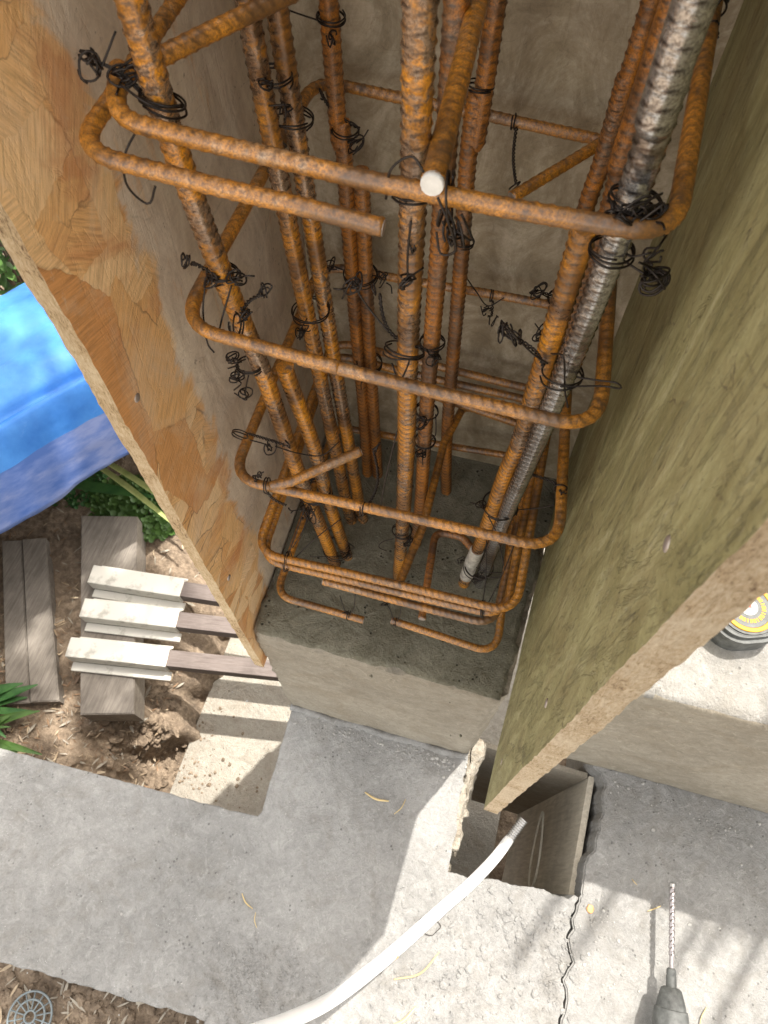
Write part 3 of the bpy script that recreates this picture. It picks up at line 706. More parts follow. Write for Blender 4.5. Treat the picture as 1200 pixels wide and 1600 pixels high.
T = [
 ('large black wire tie knotted where the front left bar meets the top stirrup', at('A1',.762), .0125, (.2,.3,1), 1, dict(tail=None, nests=[((-.030,-.006,.022),.0075,6),((-.014,-.003,.012),.008,5)], extra=[[(-.004,-.02,.0),(-.010,-.034,-.010),(-.014,-.036,-.028),(-.006,-.034,-.040),(.0,-.03,-.03)],[(-.012,0,.008),(-.02,-.004,.016),(-.036,-.006,.026)],[(.012,0,0),(.002,-.014,.008),(-.016,-.01,.014)]])),
 ('wire tie with open curls on the front left bar above the second stirrup', at('A1',.628), .0115, (0,.2,1), 2, dict(tail=(-.010,-.012,.022), bows=2, nests=[((-.006,-.013,.002),.007,3),((.014,-.006,.006),.009,4)], extra=[[(-.010,-.008,.0),(-.012,-.020,-.020),(-.010,-.030,-.042),(-.004,-.034,-.048)],[(.010,-.008,.0),(.004,-.022,-.020),(.0,-.03,-.035)]])),
 ('twisted wire tie on the second stirrup at the front left bar', at('A1',.575)+V3((.006,-.022,.02)), .0090, (1,.1,.1), 3, dict(tail=(.014,.008,.016), bows=3, nests=[((.012,0,.014),.006,4)])),
 ('dark wire knot hanging on the twin front left bars under the second stirrup', at('A1',.520)+V3((-.006,-.006,.0)), .011, (0,.2,1), 4, dict(nests=[((-.012,-.005,-.012),.007,5),((-.010,-.006,.012),.006,4),((-.006,-.01,-.028),.008,3)])),
 ('wire tie at the left twin bars under the top stirrup', at('B2',.70)+V3((-.006,-.012,.0)), .0135, (0,.1,1), 5, dict(tail=(.010,-.004,-.05), bows=2, nests=[((0,-.016,.006),.006,3)])),
 ('thin wire tie around the left twin bars between first and second stirrups', at('B2',.665)+V3((0,-.004,0)), .016, (.1,.1,1), 6, dict(nests=[((.004,-.018,.02),.006,2)])),
 ('wire tie high on the back left bar near the frame top', at('C1',.69), .0110, (.1,.0,1), 7, dict(nests=[((.004,-.012,-.006),.006,3)], extra=[[(-.010,-.004,0),(-.03,-.002,.002),(-.055,0,.006),(-.075,0,.008)]])),
 ('long twisted wire tie on the back left bar at the second stirrup', at('C1',.60)+V3((.004,-.004,0)), .0120, (.1,.0,1), 8, dict(tail=(-.030,-.010,.034), bows=1, nests=[((.012,-.010,-.002),.008,4)])),
 ('wire tie with two bunches on the back left pair at the third stirrup', at('C1',.43)+V3((.009,0,0)), .0185, (.05,.0,1), 9, dict(nests=[((-.032,-.004,.010),.009,4),((.028,-.004,.006),.008,4)])),
 ('fat wire knot on the back left pair below the third stirrup', at('C2',.285)+V3((0,-.004,0)), .016, (0,0,1), 10, dict(tail=(.014,-.012,-.03), bows=1, nests=[((.0,-.016,-.004),.010,7)])),
 ('heavy wire tie holding the painted cross tie end on the top stirrup', (-.052,.300,.762), .0125, (1,.15,.1), 11, dict(tail=None, nests=[((.008,-.004,-.016),.008,5)], extra=[[(-.012,.005,.008),(-.020,.010,.012),(-.030,.008,.004),(-.032,.006,-.012)],[(-.002,-.008,.006),(.006,-.012,-.006),(.010,-.01,-.022),(.002,-.008,-.028),(-.002,-.004,-.018)]])),
 ('twisted wire tie hanging down the front middle bar under the top stirrup', at('D',.735)+V3((0,-.003,0)), .0125, (0,.1,1), 12, dict(tail=(.003,-.012,-.036), bows=2, nests=[((.002,-.013,-.052),.006,4)])),
 ('wire tie with long twisted tail at the front middle bar and second stirrup', at('D',.60)+V3((0,-.012,-.004)), .0145, (.1,.5,.9), 13, dict(tail=(-.036,.012,.034), bows=1, nests=[((-.042,.016,.040),.007,5)], extra=[[(.004,.012,-.01),(.002,0,-.02),(-.002,-.006,-.026),(-.010,.004,-.02)]])),
 ('massive black wire knot where the shiny bar meets the top stirrup', at('F1',.757)+V3((.002,-.006,0)), .0140, (.1,.2,1), 14, dict(tail=None, nests=[((.0,-.016,.004),.010,9),((.010,-.012,.004),.009,6),((-.008,-.012,.002),.007,4)])),
 ('coiled wire bundle hanging right of the shiny bar below the top stirrup', at('F1',.715)+V3((0,0,0)), .0125, (.0,.1,1), 15, dict(nests=[((.026,-.010,-.004),.0085,8),((.020,-.006,.010),.006,2)])),
 ('dark wire knot near the upper right panel on the top stirrup side leg', (.066,.500,.766), .008, (0,1,.2), 16, dict(tail=(.002,.0,.02), bows=2, nests=[((0,0,.012),.007,6),((.001,-.01,-.006),.006,4)])),
 ('spiky wire tie left of the right bars between second and third stirrups', at('G2',.50)+V3((-.006,0,0)), .0140, (.1,0,1), 17, dict(nests=[((-.020,-.010,.004),.009,4),((-.008,-.014,.018),.008,4)])),
 ('wire tie with spiky tails lower on the right bars above the third stirrup', at('G1',.455)+V3((-.004,-.006,0)), .0140, (.1,0,1), 18, dict(tail=(-.036,-.006,.008), bows=2, nests=[((-.022,-.012,.016),.010,4)])),
 ('long wire tie reaching from the second stirrup corner across to the right panel', at('F1',.592)+V3((-.002,-.004,0)), .0150, (0,.25,1), 19, dict(tail=(-.030,.004,.022), bows=3, nests=[((-.040,.004,.026),.008,4)], extra=[[(.010,-.004,.006),(.024,-.008,.012),(.036,-.012,.018),(.040,-.012,.013),(.028,-.009,.008),(.0,-.014,.004)],[(-.012,0,.02),(-.004,-.01,.03),(.004,-.012,.0),(.01,-.02,-.01)]])),
 ('small wire tie hanging on the back leg of the third stirrup', (-.042,.600,.408), .0065, (1,0,0), 20, dict(tail=(.002,-.012,-.012), bows=2, nests=[((0,-.010,-.014),.006,3)], extra=[[(-.03,0,.02),(-.016,-.004,.006),(0,-.008,-.008),(.016,-.003,.004)]])),
 ('thin twisted wire dropping from the back leg of the second stirrup', (-.050,.602,.612), .0065, (1,0,0), 21, dict(tail=(.012,-.050,-.028), bows=2)),
 ('wire knot on the middle bar right of centre below the second stirrup', at('E',.475), .0120, (0,0,1), 22, dict(nests=[((.006,-.013,-.006),.008,6)])),
 ('wire knot on the middle bar lower, above the third stirrup', at('E',.36), .0125, (0,.1,1), 23, dict(nests=[((-.004,-.015,-.004),.010,7)], extra=[[(.01,0,0),(.014,-.012,-.02),(.010,-.014,-.03)]])),
 ('small dark wire knot on the middle bar just over the third stirrup', at('E',.30), .0120, (0,.1,1), 24, dict(nests=[((-.002,-.014,-.008),.0075,6)])),
 ('wire tie with zigzag ends on the left side of the third stirrup', (-.238,.332,.430), .008, (0,1,.2), 25, dict(tail=(.030,.010,-.022), bows=2, nests=[((.028,.008,-.02),.008,3)], extra=[[(.03,.01,-.02),(.05,.02,-.04),(.07,.03,-.05),(.085,.045,-.04)]])),
 ('wire tie binding the hook end of the third stirrup', (-.207,.304,.396), .0080, (1,.1,.1), 26, dict(tail=(.018,-.002,-.012), bows=1, nests=[((-.008,.004,.008),.005,4)])),
 ('wire tie round the twin front left bars under the third stirrup', at('A1',.245)+V3((.006,.006,0)), .0190, (0,.1,1), 27, dict(nests=[((.016,-.012,.010),.008,4),((-.008,-.016,-.02),.009,5)], extra=[[(-.02,0,0),(-.05,-.012,.02),(-.075,-.02,.032),(-.07,-.02,.026),(-.03,-.01,.004)]])),
 ('thin straight wire tie on the third stirrup left of the front middle bar', (-.108,.306,.394), .0070, (1,0,.1), 28, dict(tail=(-.008,.050,.02), bows=2, extra=[[(.018,0,-.006),(.02,.012,.04),(.026,.03,.10)]])),
 ('wire tie with bent tail on the front middle bar below the third stirrup', at('D',.195)+V3((.0,0,0)), .0125, (0,.1,1), 29, dict(tail=(.018,-.006,-.026), bows=2, nests=[((.014,-.010,-.008),.007,4)], extra=[[(-.01,-.004,-.02),(-.024,-.008,-.03),(-.028,-.010,-.044),(-.018,-.01,-.05)]])),
 ('wire tie on the right twin bars above the third stirrup', at('F2',.30)+V3((.006,0,0)), .0200, (0,.1,1), 30, dict(nests=[((-.020,-.008,.006),.009,3)], extra=[[(-.01,-.016,.0),(.004,-.03,-.01),(.014,-.05,-.015),(.02,-.062,-.02)],[(.02,.0,.0),(.04,.0,.014),(.056,.0,.03)]])),
 ('small loose wire end by the right side leg of the third stirrup', (.074,.37,.406), .0065, (0,1,0), 31, dict(tail=(-.030,.006,-.004), bows=0, nests=[((.002,-.004,.004),.004,2)])),
 ('wide spiky wire tie at the foot of the white painted starter bar', at('F2',.09)+V3((.012,0,0)), .0200, (0,.1,1), 32, dict(nests=[((.004,-.016,-.006),.010,6),((-.028,-.004,.014),.007,3)], extra=[[(-.02,0,.01),(.01,-.012,.016),(.05,-.004,.02),(.066,0,.022)],[(.06,0,.02),(.03,-.012,.01),(.0,-.016,.0)]])),
 ('wire tie at the front right corner of the close pair of lower stirrups', (.034,.309,.205), .0105, (1,.1,.2), 33, dict(extra=[[(0,0,0),(-.004,.03,.02),(-.014,.07,.04)],[(.004,0,0),(.014,.04,.03),(.02,.08,.05)]])),
 ('wire tie at the front left corner of the close pair of lower stirrups', (-.212,.307,.202), .0120, (1,.1,.1), 34, dict(extra=[[(0,0,0),(.008,.03,.03),(.012,.055,.05)],[(.006,.0,0),(.03,.03,.02),(.055,.06,.03)]], nests=[((.018,.05,.04),.010,4)])),
 ('small wire tie hanging on the lowest stirrup near its left cut end', (-.140,.3055,.062), .0065, (1,0,0), 35, dict(extra=[[(0,0,0),(-.003,0,.03),(-.006,0,.07)],[(.004,0,0),(.012,0,.04),(.016,0,.09)]], nests=[((0,0,.008),.004,3)])),
 ('wire tie hanging from the painted low cross tie end to the lowest stirrup', (-.073,.313,.066), .0065, (1,0,0), 36, dict(extra=[[(0,0,0),(-.006,0,.04),(-.012,0,.11)],[(.004,0,0),(.008,0,.05),(.006,0,.12)]], nests=[((0,0,-.004),.005,4),((-.012,0,.06),.006,3)])),
 ('wire tie round the feet of the front left twin bars', at('A1',.05)+V3((.006,.008,0)), .0190, (0,.1,1), 37, dict(extra=[[(.018,0,0),(.008,-.02,.02),(-.03,-.03,.02)],[(.018,.004,.0),(.03,-.004,.03),(.02,-.01,.06)]], nests=[((.02,-.004,-.006),.006,3)])),
 ('wire tie on the back middle bar below the second stirrup', at('E2',.50), .0115, (.1,.1,1), 38, dict(extra=[[(-.01,0,0),(-.014,-.006,.01),(-.008,-.01,.02)]])),
 ('wire tie high on the back middle bar above the second stirrup', at('E2',.655), .0115, (.1,.2,1), 39, dict()),
 ('thin wire loop high on the middle bar at the frame top', at('E',.80), .0125, (0,.3,1), 40, dict(extra=[[(-.010,0,.01),(-.014,-.012,.0),(-.004,-.018,-.014),(.01,-.01,-.012)]])),
 ('wire tie round the left twin bars at the second stirrup', at('B1',.475)+V3((.006,-.004,0)), .0185, (0,.15,1), 41, dict(nests=[((-.008,-.016,-.014),.007,5)])),
]
for lab, c, lr, nr, sd_, kw in T: tie(lab, c, lr, nr, sd_, **kw)
# ---------------------------------------------------------------- battens over the pit, timbers
K1 = 2.075/1.85; K2 = 2.19/1.925; K3 = 2.15/1.905
def sc2(pts, k): return [(x*k, y*k) for x, y in pts]
def batten(px, y0, y1, x1, ztop, xw0, xw1, label):
    """brown batten running +X with a white channel cap over its left end"""
    ang = math.atan2(y1-y0, x1-px); L = math.hypot(x1-px, y1-y0)
    r = empty('batten', (px, y0, ztop), label, 'batten', 'capped battens laid over the pit'); r.rotation_euler = (0, 0, ang)
    mb = MB(); mb.box((.012, -.026, -.046), (L, .024, -.0)); o = mb.build('wood_bar', M['brownwood'], r, False); bevel(o, .002)
    mb = MB(); mb.box((0, -.030, -.050), (xw1, .031, .004)); mb.box((.006, -.058, -.055), (xw1+.008, -.030, -.048)); mb.box((-.002+.02, .031, -.02), (xw1+.004, .040, -.014))
    o = mb.build('white_cap', M['dwhite'], r, False); bevel(o, .003)
    return r
batten(-1.013*K1, .526*K1, .600*K1, -.33*K1, -1.075, 0, .270*K1, 'dirty white capped batten farthest from the slab, over the grey timber')
batten(-.990*K1, .428*K1, .530*K1, -.31*K1, -1.075, 0, .272*K1, 'dirty white capped batten in the middle of the three')
batten(-.975*K1, .316*K1, .425*K1, -.32*K1, -1.075, 0, .275*K1, 'dirty white capped batten nearest the slab, longest visible brown end')
def timber(pts, z, th, label):
    r = empty('timber_beam', (*pts[0], z), label, 'timber', 'grey timbers lying on the soil')
    cxx = sum(p[0] for p in pts)/4; 
    bm = prism('timber', pts, z-th, z, M['greywood'], .003); keep(bm, r); return r
timber(sc2([(-1.150,.705),(-.985,.748),(-.745,.205),(-.880,.165)], K3), -1.134, .105, 'broad grey brown timber lying under the white capped battens')
t2 = empty('timber_beam', (-1.15, .36, -.93), 'weathered grey double plank timber on the soil at the left frame edge', 'timber', 'grey timbers lying on the soil')
keep(prism('plank', sc2([(-1.36,.575),(-1.303,.592),(-1.040,.160),(-1.10,.140)], K2), -1.28, -1.185, M['greywood'], .003), t2)
keep(prism('plank', sc2([(-1.300,.594),(-1.235,.617),(-.963,.185),(-1.037,.162)], K2), -1.28, -1.180, M['greywood'], .003), t2)

# unseen board added high outside the left form to widen its shadow
st_ = board('shade_board', (-.430, .590, .90), (-.297, .735, 1.95), M['greywood'], 'unseen grey board added outside the left formwork panel to cast shade', 'shade board')

# ---------------------------------------------------------------- blue tarp
a = Vector((.593, .805, 0)); nn = Vector((-.805, .593, 0)); base = Vector((-1.132, .72, 0))
prof = [(0,-.755),(.012,-.72),(.03,-.66),(.052,-.60),(.072,-.55),(.088,-.515),(.100,-.503),(.112,-.512),(.120,-.525),(.128,-.52),(.137,-.500),(.150,-.485),(.18,-.475),(.25,-.47),(.35,-.475),(.45,-.48),(.52,-.495),(.56,-.54),(.575,-.62),(.58,-.72)]
A = np.array(prof); Ls = np.r_[0, np.cumsum(np.linalg.norm(np.diff(A, axis=0), axis=1))]; ss = np.linspace(0, Ls[-1], 90)
pu = np.interp(ss, Ls, A[:, 0]); pz = np.interp(ss, Ls, A[:, 1]); nl = 150; V = []; F = []; MI = []
for j in range(nl):
    l = -1.1+j*(2.0/nl)
    for i in range(90):
        n = noise.fractal(Vector((l*3, ss[i]*9, 0)), .8, 2, 4)*.012 + noise.noise(Vector((l*1.4, ss[i]*22, 5)))*.006
        p = base+a*l+nn*(pu[i]+n*.5); V.append((p.x, p.y, pz[i]+n))
for j in range(nl-1):
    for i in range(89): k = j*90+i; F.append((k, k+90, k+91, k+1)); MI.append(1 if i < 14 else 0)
def tarp_low():
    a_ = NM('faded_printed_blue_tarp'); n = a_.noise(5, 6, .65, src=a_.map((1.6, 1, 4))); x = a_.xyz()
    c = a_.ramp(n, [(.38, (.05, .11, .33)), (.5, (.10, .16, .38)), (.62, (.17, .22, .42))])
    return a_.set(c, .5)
M['tarp_low'] = tarp_low()
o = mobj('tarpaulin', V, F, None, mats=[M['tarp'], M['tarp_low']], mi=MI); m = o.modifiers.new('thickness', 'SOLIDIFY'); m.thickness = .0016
tag(o, 'bright blue folded tarpaulin hanging over the garden at the left', 'tarpaulin')
# what the tarp is thrown over
rk = empty('garden_rack', tuple(base+nn*.45+Vector((0,0,-1.3))), 'low timber rack hidden under the blue tarpaulin', 'rack')
def strip(o0, o1, z0, z1, name): keep(prism(name, [tuple((base+a*l+nn*o)[:2]) for l, o in ((-1.05,o0),(.85,o0),(.85,o1),(-1.05,o1))], z0, z1, M['greywood'], 0), rk)
strip(.16, .53, -.60, -.56, 'shelf'); strip(.47, .53, -1.34, -.602, 'back_board')

# ---------------------------------------------------------------- plants and litter
def blade(mb, p0, d, L, wd, lift, rng, seg=10, curl=.0, droop=.6):
    d = Vector(d).normalized(); side = d.cross(Vector((0,0,1))).normalized(); V = []; F = []
    for k in range(seg+1):
        t = k/seg; wv = wd*math.sin(math.pi*min(.98, .12+.88*t))**.7; z = lift*math.sin(t*math.pi*droop)
        c = Vector(p0)+d*L*t+side*curl*t*t+Vector((0,0,z))
        V += [c-side*wv/2, c+Vector((0,0,-wv*.18)), c+side*wv/2]
    for k in range(seg):
        b = k*3; F += [(b, b+1, b+4, b+3), (b+1, b+2, b+5, b+4)]
    mb.add(V, F)
rng = random.Random(5)
def tuft(label, c, n, L, wd, lift, mat, a0, a1, cat='plant', name='strap_leaf_plant', grp=None):
    mb = MB(); 
    for k in range(n):
        an = rng.uniform(a0, a1); blade(mb, (rng.uniform(-.02,.02), rng.uniform(-.02,.02), 0), (math.cos(an), math.sin(an), 0), L*rng.uniform(.6,1.1), wd*rng.uniform(.7,1.2), lift*rng.uniform(.5,1.2), rng, curl=rng.uniform(-.04,.04))
    o = mb.build(name, mat); o.location = c; return tag(o, label, cat, grp)
tuft('green grassy tuft at the left edge above the slab', (-1.38,.115,-1.21), 9, .21, .030, .05, M['leaf_dk'], -.6, .9)
tuft('green strap leaves beside the stacked timbers at the left edge', (-1.31,.03,-1.21), 7, .23, .026, .09, M['leaf'], -.2, 1.0)
mb = MB(); blade(mb, (0,0,0), (.31,-.02,0), .36, .034, .05, rng, curl=-.03); blade(mb, (.0,.04,0), (.3,.12,0), .22, .03, .06, rng)
o = mb.build('strap_leaf', M['leaf_dk']); o.location = (-1.47,.90,-1.14); o.scale = (1.17,)*3; tag(o, 'dark green strap leaf running out under the blue tarpaulin', 'leaf')
mb = MB()
for k, (x, y, dx, dy, L) in enumerate([(-1.22,.98,.5,-.13,.42),(-1.24,.92,.5,-.16,.46),(-1.24,.90,.5,-.19,.46),(-1.15,1.06,.5,-.05,.4)]):
    blade(mb, (x+1.2, y-.95, .0), (dx, dy, 0), L, .018, .05, rng, curl=.02)
o = mb.build('long_leaf_plant', M['leaf_y']); o.location = (-1.35,1.07,-1.12); o.scale = (1.17,)*3; tag(o, 'long pale yellow green leaves between tarp and panel', 'plant')
# clover ground cover
def clover(name, cx, cy, rx, ry, z, n, mat, size, label):
    mb = MB()
    for k in range(n):
        r_ = math.sqrt(rng.random()); an = rng.random()*6.28; x = cx+rx*r_*math.cos(an); y = cy+ry*r_*math.sin(an); zz = z+.05*rng.random()*(1-r_*.6)
        for q in range(3):
            b = an+q*2.09+rng.random()*.5; s_ = size*rng.uniform(.6,1.3); c = Vector((x+math.cos(b)*s_*.6, y+math.sin(b)*s_*.6, zz)); tl = Vector((rng.uniform(-.5,.5), rng.uniform(-.5,.5), 1)).normalized()
            u = tl.orthogonal().normalized(); v = tl.cross(u); P = [c+(u*math.cos(t)+v*math.sin(t))*s_*.5+tl*(.12*s_*math.cos(2*t)) for t in np.linspace(0, 6.283, 8)[:-1]]
            mb.add([c-tl*.1*s_]+P, [(0, i+1, (i+1) % 7+1) for i in range(7)])
    o = mb.build(name, mat); return tag(o, label, None, kind='stuff')
clover('clover', -1.16, .91, .18, .12, -1.22, 520, M['leaf'], .019, 'green clover ground cover behind the timber')
clover('clover', -1.47, .94, .16, .11, -1.22, 160, M['leaf_dk'], .019, 'dark ground cover leaves under the tarp edge')
# shrub at far upper left behind the tarp
sh = empty('leafy_shrub', (-1.95, 1.65, -1.32), 'leafy green shrub behind the blue tarp at the left edge', 'shrub')
mb = MB(); st = MB()
for k in range(26):
    an = rng.random()*6.28; rr = rng.random()*.30; tip = Vector((-1.95+math.cos(an)*rr, 1.65+math.sin(an)*rr, -.35+.35*rng.random())); b = Vector((-1.95, 1.65, -1.34))
    A, s = smoothpath([b, b.lerp(tip, .5)+rv(rng, .05), tip], .03); V_, F_ = tube(A, np.linspace(.006, .002, len(A)), 5); st.add(V_, F_)
    for i in range(34):
        t = rng.uniform(.3, 1.05); c = b.lerp(tip, t)+rv(rng, .09); d = rv(rng); d.z *= .4; blade(mb, c, d, rng.uniform(.04,.08), rng.uniform(.018,.032), .01, rng, 4)
keep(st.build('stems', M['bark']), sh); keep(mb.build('foliage', M['leaf']), sh)
mb = MB(); A, s = smoothpath([(-1.93,1.36,-1.33),(-1.86,1.44,-.6),(-1.78,1.50,-.40),(-1.74,1.56,-.25)], .02); V_, F_ = tube(A, .012, 8); mb.add(V_, F_)
o = mb.build('plant_stem', M['leaf_y']); tag(o, 'pale green plant stem standing behind the tarp corner', 'stem')

def litter(name, boxes, n, lmin, lmax, mat, label, zoff=.006):
    mb = MB(); k = 0
    while k < n:
        x0, x1, y0, y1 = boxes[rng.randrange(len(boxes))]; x = rng.uniform(x0, x1); y = rng.uniform(y0, y1); z = ground_h(x, y)+zoff*rng.random()+.003
        an = rng.random()*3.14; L = rng.uniform(lmin, lmax); d = Vector((math.cos(an), math.sin(an), rng.uniform(-.12,.12))).normalized(); side = d.cross(Vector((0,0,1))).normalized(); wd = L*rng.uniform(.08,.22)
        c = Vector((x, y, z)); V = []
        for t in (0, .3, .7, 1): 
            ww = wd*(.15, 1, .9, .1)[int(t*3+.2)]; q = c+d*L*(t-.5)+Vector((0,0,.25*wd*math.sin(t*3.1))); V += [q-side*ww/2, q+side*ww/2+Vector((0,0,rng.uniform(-.2,.2)*wd))]
        mb.add(V, [(0,1,3,2),(2,3,5,4),(4,5,7,6)]); k += 1
    o = mb.build(name, mat, smooth=False); return tag(o, label, None, kind='stuff')
M['litter2'] = leafm('brown_leaf_litter', (.13, .075, .04), (.30, .19, .11))
M['litter3'] = leafm('grey_twig_litter', (.20, .17, .13), (.40, .36, .29))
SB = [(-1.70,-.84,.02,1.10), (-1.42,-.80,.02,.46)]
litter('leaf_litter', SB, 520, .008, .038, M['litter'], 'tan dry leaf litter scattered over the soil')
litter('leaf_litter', SB, 620, .008, .034, M['litter2'], 'brown leaf litter scattered over the soil')
litter('twig_litter', SB+[(-.70,-.25,-.5,-.27)], 340, .012, .045, M['litter3'], 'grey twigs scattered over the soil')
litter('leaf_litter', [(-.78,-.25,-.52,-.29)], 60, .012, .035, M['litter'], 'dry leaf litter on the gravelly soil at the lower left')
flat_z = lambda x, y: BZ
def pebbles(name, spots, mat, label, zf, rmin, rmax, n, flat=.6):
    mb = MB()
    for k in range(n):
        cx_, cy_, sx_, sy_ = spots[rng.randrange(len(spots))]; x = rng.gauss(cx_, sx_); y = rng.gauss(cy_, sy_); r_ = rmin+(rmax-rmin)*rng.random()**3
        if .102 < x < .380 and .042 < y < .33 and zf is flat_z: continue
        V_, F_ = rock((x, y, zf(x, y)+r_*.25), r_, rng, flat); mb.add(V_, F_)
    o = mb.build(name, mat, smooth=False); return tag(o, label, None, kind='stuff')
pebbles('gravel', [(-.6,-.40,.10,.06), (-.42,-.34,.1,.04)], M['soil'], 'brown gravel in the soil at the lower left', ground_h, .003, .012, 500)
pebbles('soil_clods', [(-.86,.20,.05,.10), (-.84,.14,.07,.06), (-1.18,.35,.24,.24)], M['soil'], 'crumbled brown soil clods along the pit bank', ground_h, .004, .018, 420)
def on_beam(spots): return spots
pebbles('concrete_crumbs', [(-.20,-.225,.03,.03), (-.20,-.19,.05,.03)], M['conc'], 'fine grey concrete crumbs heaped near the lower edge of the slab', flat_z, .0008, .0032, 900)
pebbles('concrete_crumbs', [(.20,-.04,.07,.05), (.28,-.06,.05,.05), (.10,-.12,.08,.06), (.12,-.18,.06,.04), (.32,-.04,.012,.05)], M['conc'], 'pale crumbs scattered on the sunlit slab by the hole', flat_z, .0008, .0038, 800)
pebbles('pit_debris', [(-.55,.20,.14,.14), (-.64,.12,.08,.06), (-.70,.25,.03,.10)], M['soil'], 'crumbs of soil strewn over the pit floor', lambda x, y: PITZ, .001, .007, 260, .4)
pebbles('concrete_chips', [(.325,-.05,.022,.07), (.24,.0,.03,.02), (.15,-.06,.05,.05)], M['conc'], 'flat broken concrete chips along the crack in the sunlit slab', flat_z, .002, .0075, 170, .35)
pebbles('concrete_crumbs', [(.50,.05,.10,.10), (.42,.28,.04,.02), (.62,.24,.08,.03), (.40,.02,.03,.05)], M['gravel'], 'sparse grit on the concrete slab around the drill', flat_z, .0008, .003, 260)
pebbles('concrete_crumbs', [(-.10,.245,.10,.010), (.03,.235,.05,.012)], M['gravel'], 'crumbs of mortar along the foot of the pedestal', flat_z, .001, .0035, 320)
pebbles('concrete_crumbs', [(-.45,-.12,.22,.10), (-.1,.12,.08,.06)], M['gravel'], 'sparse grit on the shaded slab', flat_z, .0008, .0026, 110)
pebbles('concrete_crumbs', [(-.09,.45,.14,.14)], M['conc_dark'], 'grit on the damp pedestal top under the rebar', lambda x, y: .001, .0008, .0028, 120)

def straw(a_, b_, label, r=.0012, mat='straw', z=BZ, bend=.1):
    a_ = Vector((*a_, z+.0015)); b_ = Vector((*b_, z+.0018)); m = (a_+b_)/2+Vector(((b_-a_).y, -(b_-a_).x, 0))*bend; m.z = z+.004
    A, s = smoothpath([a_, m, b_], .003); rr = r*(.45+.55*np.sin(np.linspace(.3, 2.9, len(A)))); V_, F_ = tube(A, rr, 6)
    tag(mobj('straw', V_, F_, M[mat]), label, 'straw', 'dry straws on the slab')
straw((-.080,.141), (-.031,.138), 'tan wood splinter on the shaded slab below the pedestal', .0022)
straw((-.250,-.086), (-.222,-.104), 'short pale straw on the shaded slab left of the hose')
straw((-.215,-.108), (-.205,-.130), 'tiny brown straw just below the short pale one', .0008)
straw((.054,-.140), (.122,-.078), 'long curved yellow straw beside the white hose', .0016, bend=.14)
straw((.060,-.210), (.101,-.168), 'thick pale straw at the bottom edge of the frame', .0026)
straw((.020,-.230), (.026,-.215), 'stubby tan straw near the bottom edge by the hose', .002)
straw((.440,.128), (.450,.121), 'tiny straw on the slab near the crack', .0009)
straw((.585,-.035), (.575,-.075), 'thin pale straw on the slab right of the drill', .0011)
straw((.472,.083), (.495,.098), 'small pale straw touching the drill bit', .0010, bend=.0)
straw((-.015,.118), (.0,.150), 'thin straw on the slab in shade near the hole', .0009)
V_, F_ = rock((.070,-.072,BZ+.0015), .0022, rng, .4); tag(mobj('red_chip', V_, F_, M['red']), 'tiny red chip on the sunlit slab left of the hose', 'chip')
V_, F_ = rock((.225,-.165,BZ+.003), .006, rng, .5); tag(mobj('pebble', V_, F_, M['straw']), 'small tan pebble on the sunlit slab near the bottom', 'pebble')
V_, F_ = rock((.372,.060,BZ+.001), .006, rng, .15); tag(mobj('pebble', V_, F_, M['stain']), 'flat orange chip beside the crack at the hole corner', 'pebble')
mb = MB(); A, s = path([(.095+.018*math.cos(t)*(1+.2*math.sin(3*t)), -.045+.014*math.sin(t), BZ+.003) for t in np.linspace(0, 11, 60)], .003); V_, F_ = tube(A, .0006, 5)
tag(mobj('wire_offcut', V_, F_, M['wire']), 'thin curled wire offcut lying on the sunlit slab', 'wire')

# plastic grate in soil at lower left
gr = empty('drain_grate', (-.575,-.385,-.585), 'round grey plastic grate half buried in the soil at lower left', 'grate')
mb = MB()
for r_ in (.040, .027, .010):
    A = np.array([(math.cos(t)*r_, math.sin(t)*r_, 0) for t in np.linspace(0, 2*math.pi, 40)]); V_, F_ = tube(A, .0020, 6, cap=False); mb.add(V_, F_)
mb.build('ring', M['grate'], gr)
mb = MB()
for k in range(14):
    t = k*2*math.pi/14; A = np.array([(math.cos(t)*q, math.sin(t)*q, 0) for q in (.009, .025, .040)]); V_, F_ = tube(A, .0014, 6); mb.add(V_, F_)
mb.build('spokes', M['grate'], gr)

# ---------------------------------------------------------------- white hose with threaded end
hz = empty('hose', (.107,-.012,-.43), 'white flexible hose with threaded metal end lying across the slab and the hole', 'hose')
P = [(.205,.135,-.4405),(.181,.088,-.445),(.145,.035,-.440),(.107,-.012,-.43),(.028,-.109,-.38),(-.036,-.172,-.30),(-.087,-.203,-.22),(-.134,-.224,-.15),(-.25,-.28,.0),(-.5,-.35,.2)]
A, s = smoothpath(P, .006); V_, F_ = tube(A, np.interp(s, [0,.01,.1,.3,.6], [.0080,.0095,.0100,.0108,.0115]), 24); keep(mobj('tube', V_, F_, M['hose']), hz)
A, s = smoothpath([(.222,.170,-.438),(.213,.152,-.439),(.203,.131,-.441)], .0008)
rr = .0082+.0009*np.cos(s/.0045*2*math.pi); V_, F_ = tube(A, rr, 24); keep(mobj('threaded_end', V_, F_, M['chrome']), hz)
A, s = smoothpath([(.0425,-.094,-.3915),(.0375,-.099,-.3885),(.030,-.107,-.383)], .002); V_, F_ = tube(A, np.linspace(.01045,.01065,len(A)), 24); 
keep(mobj('rust_mark', V_, F_, M['stain']), hz)

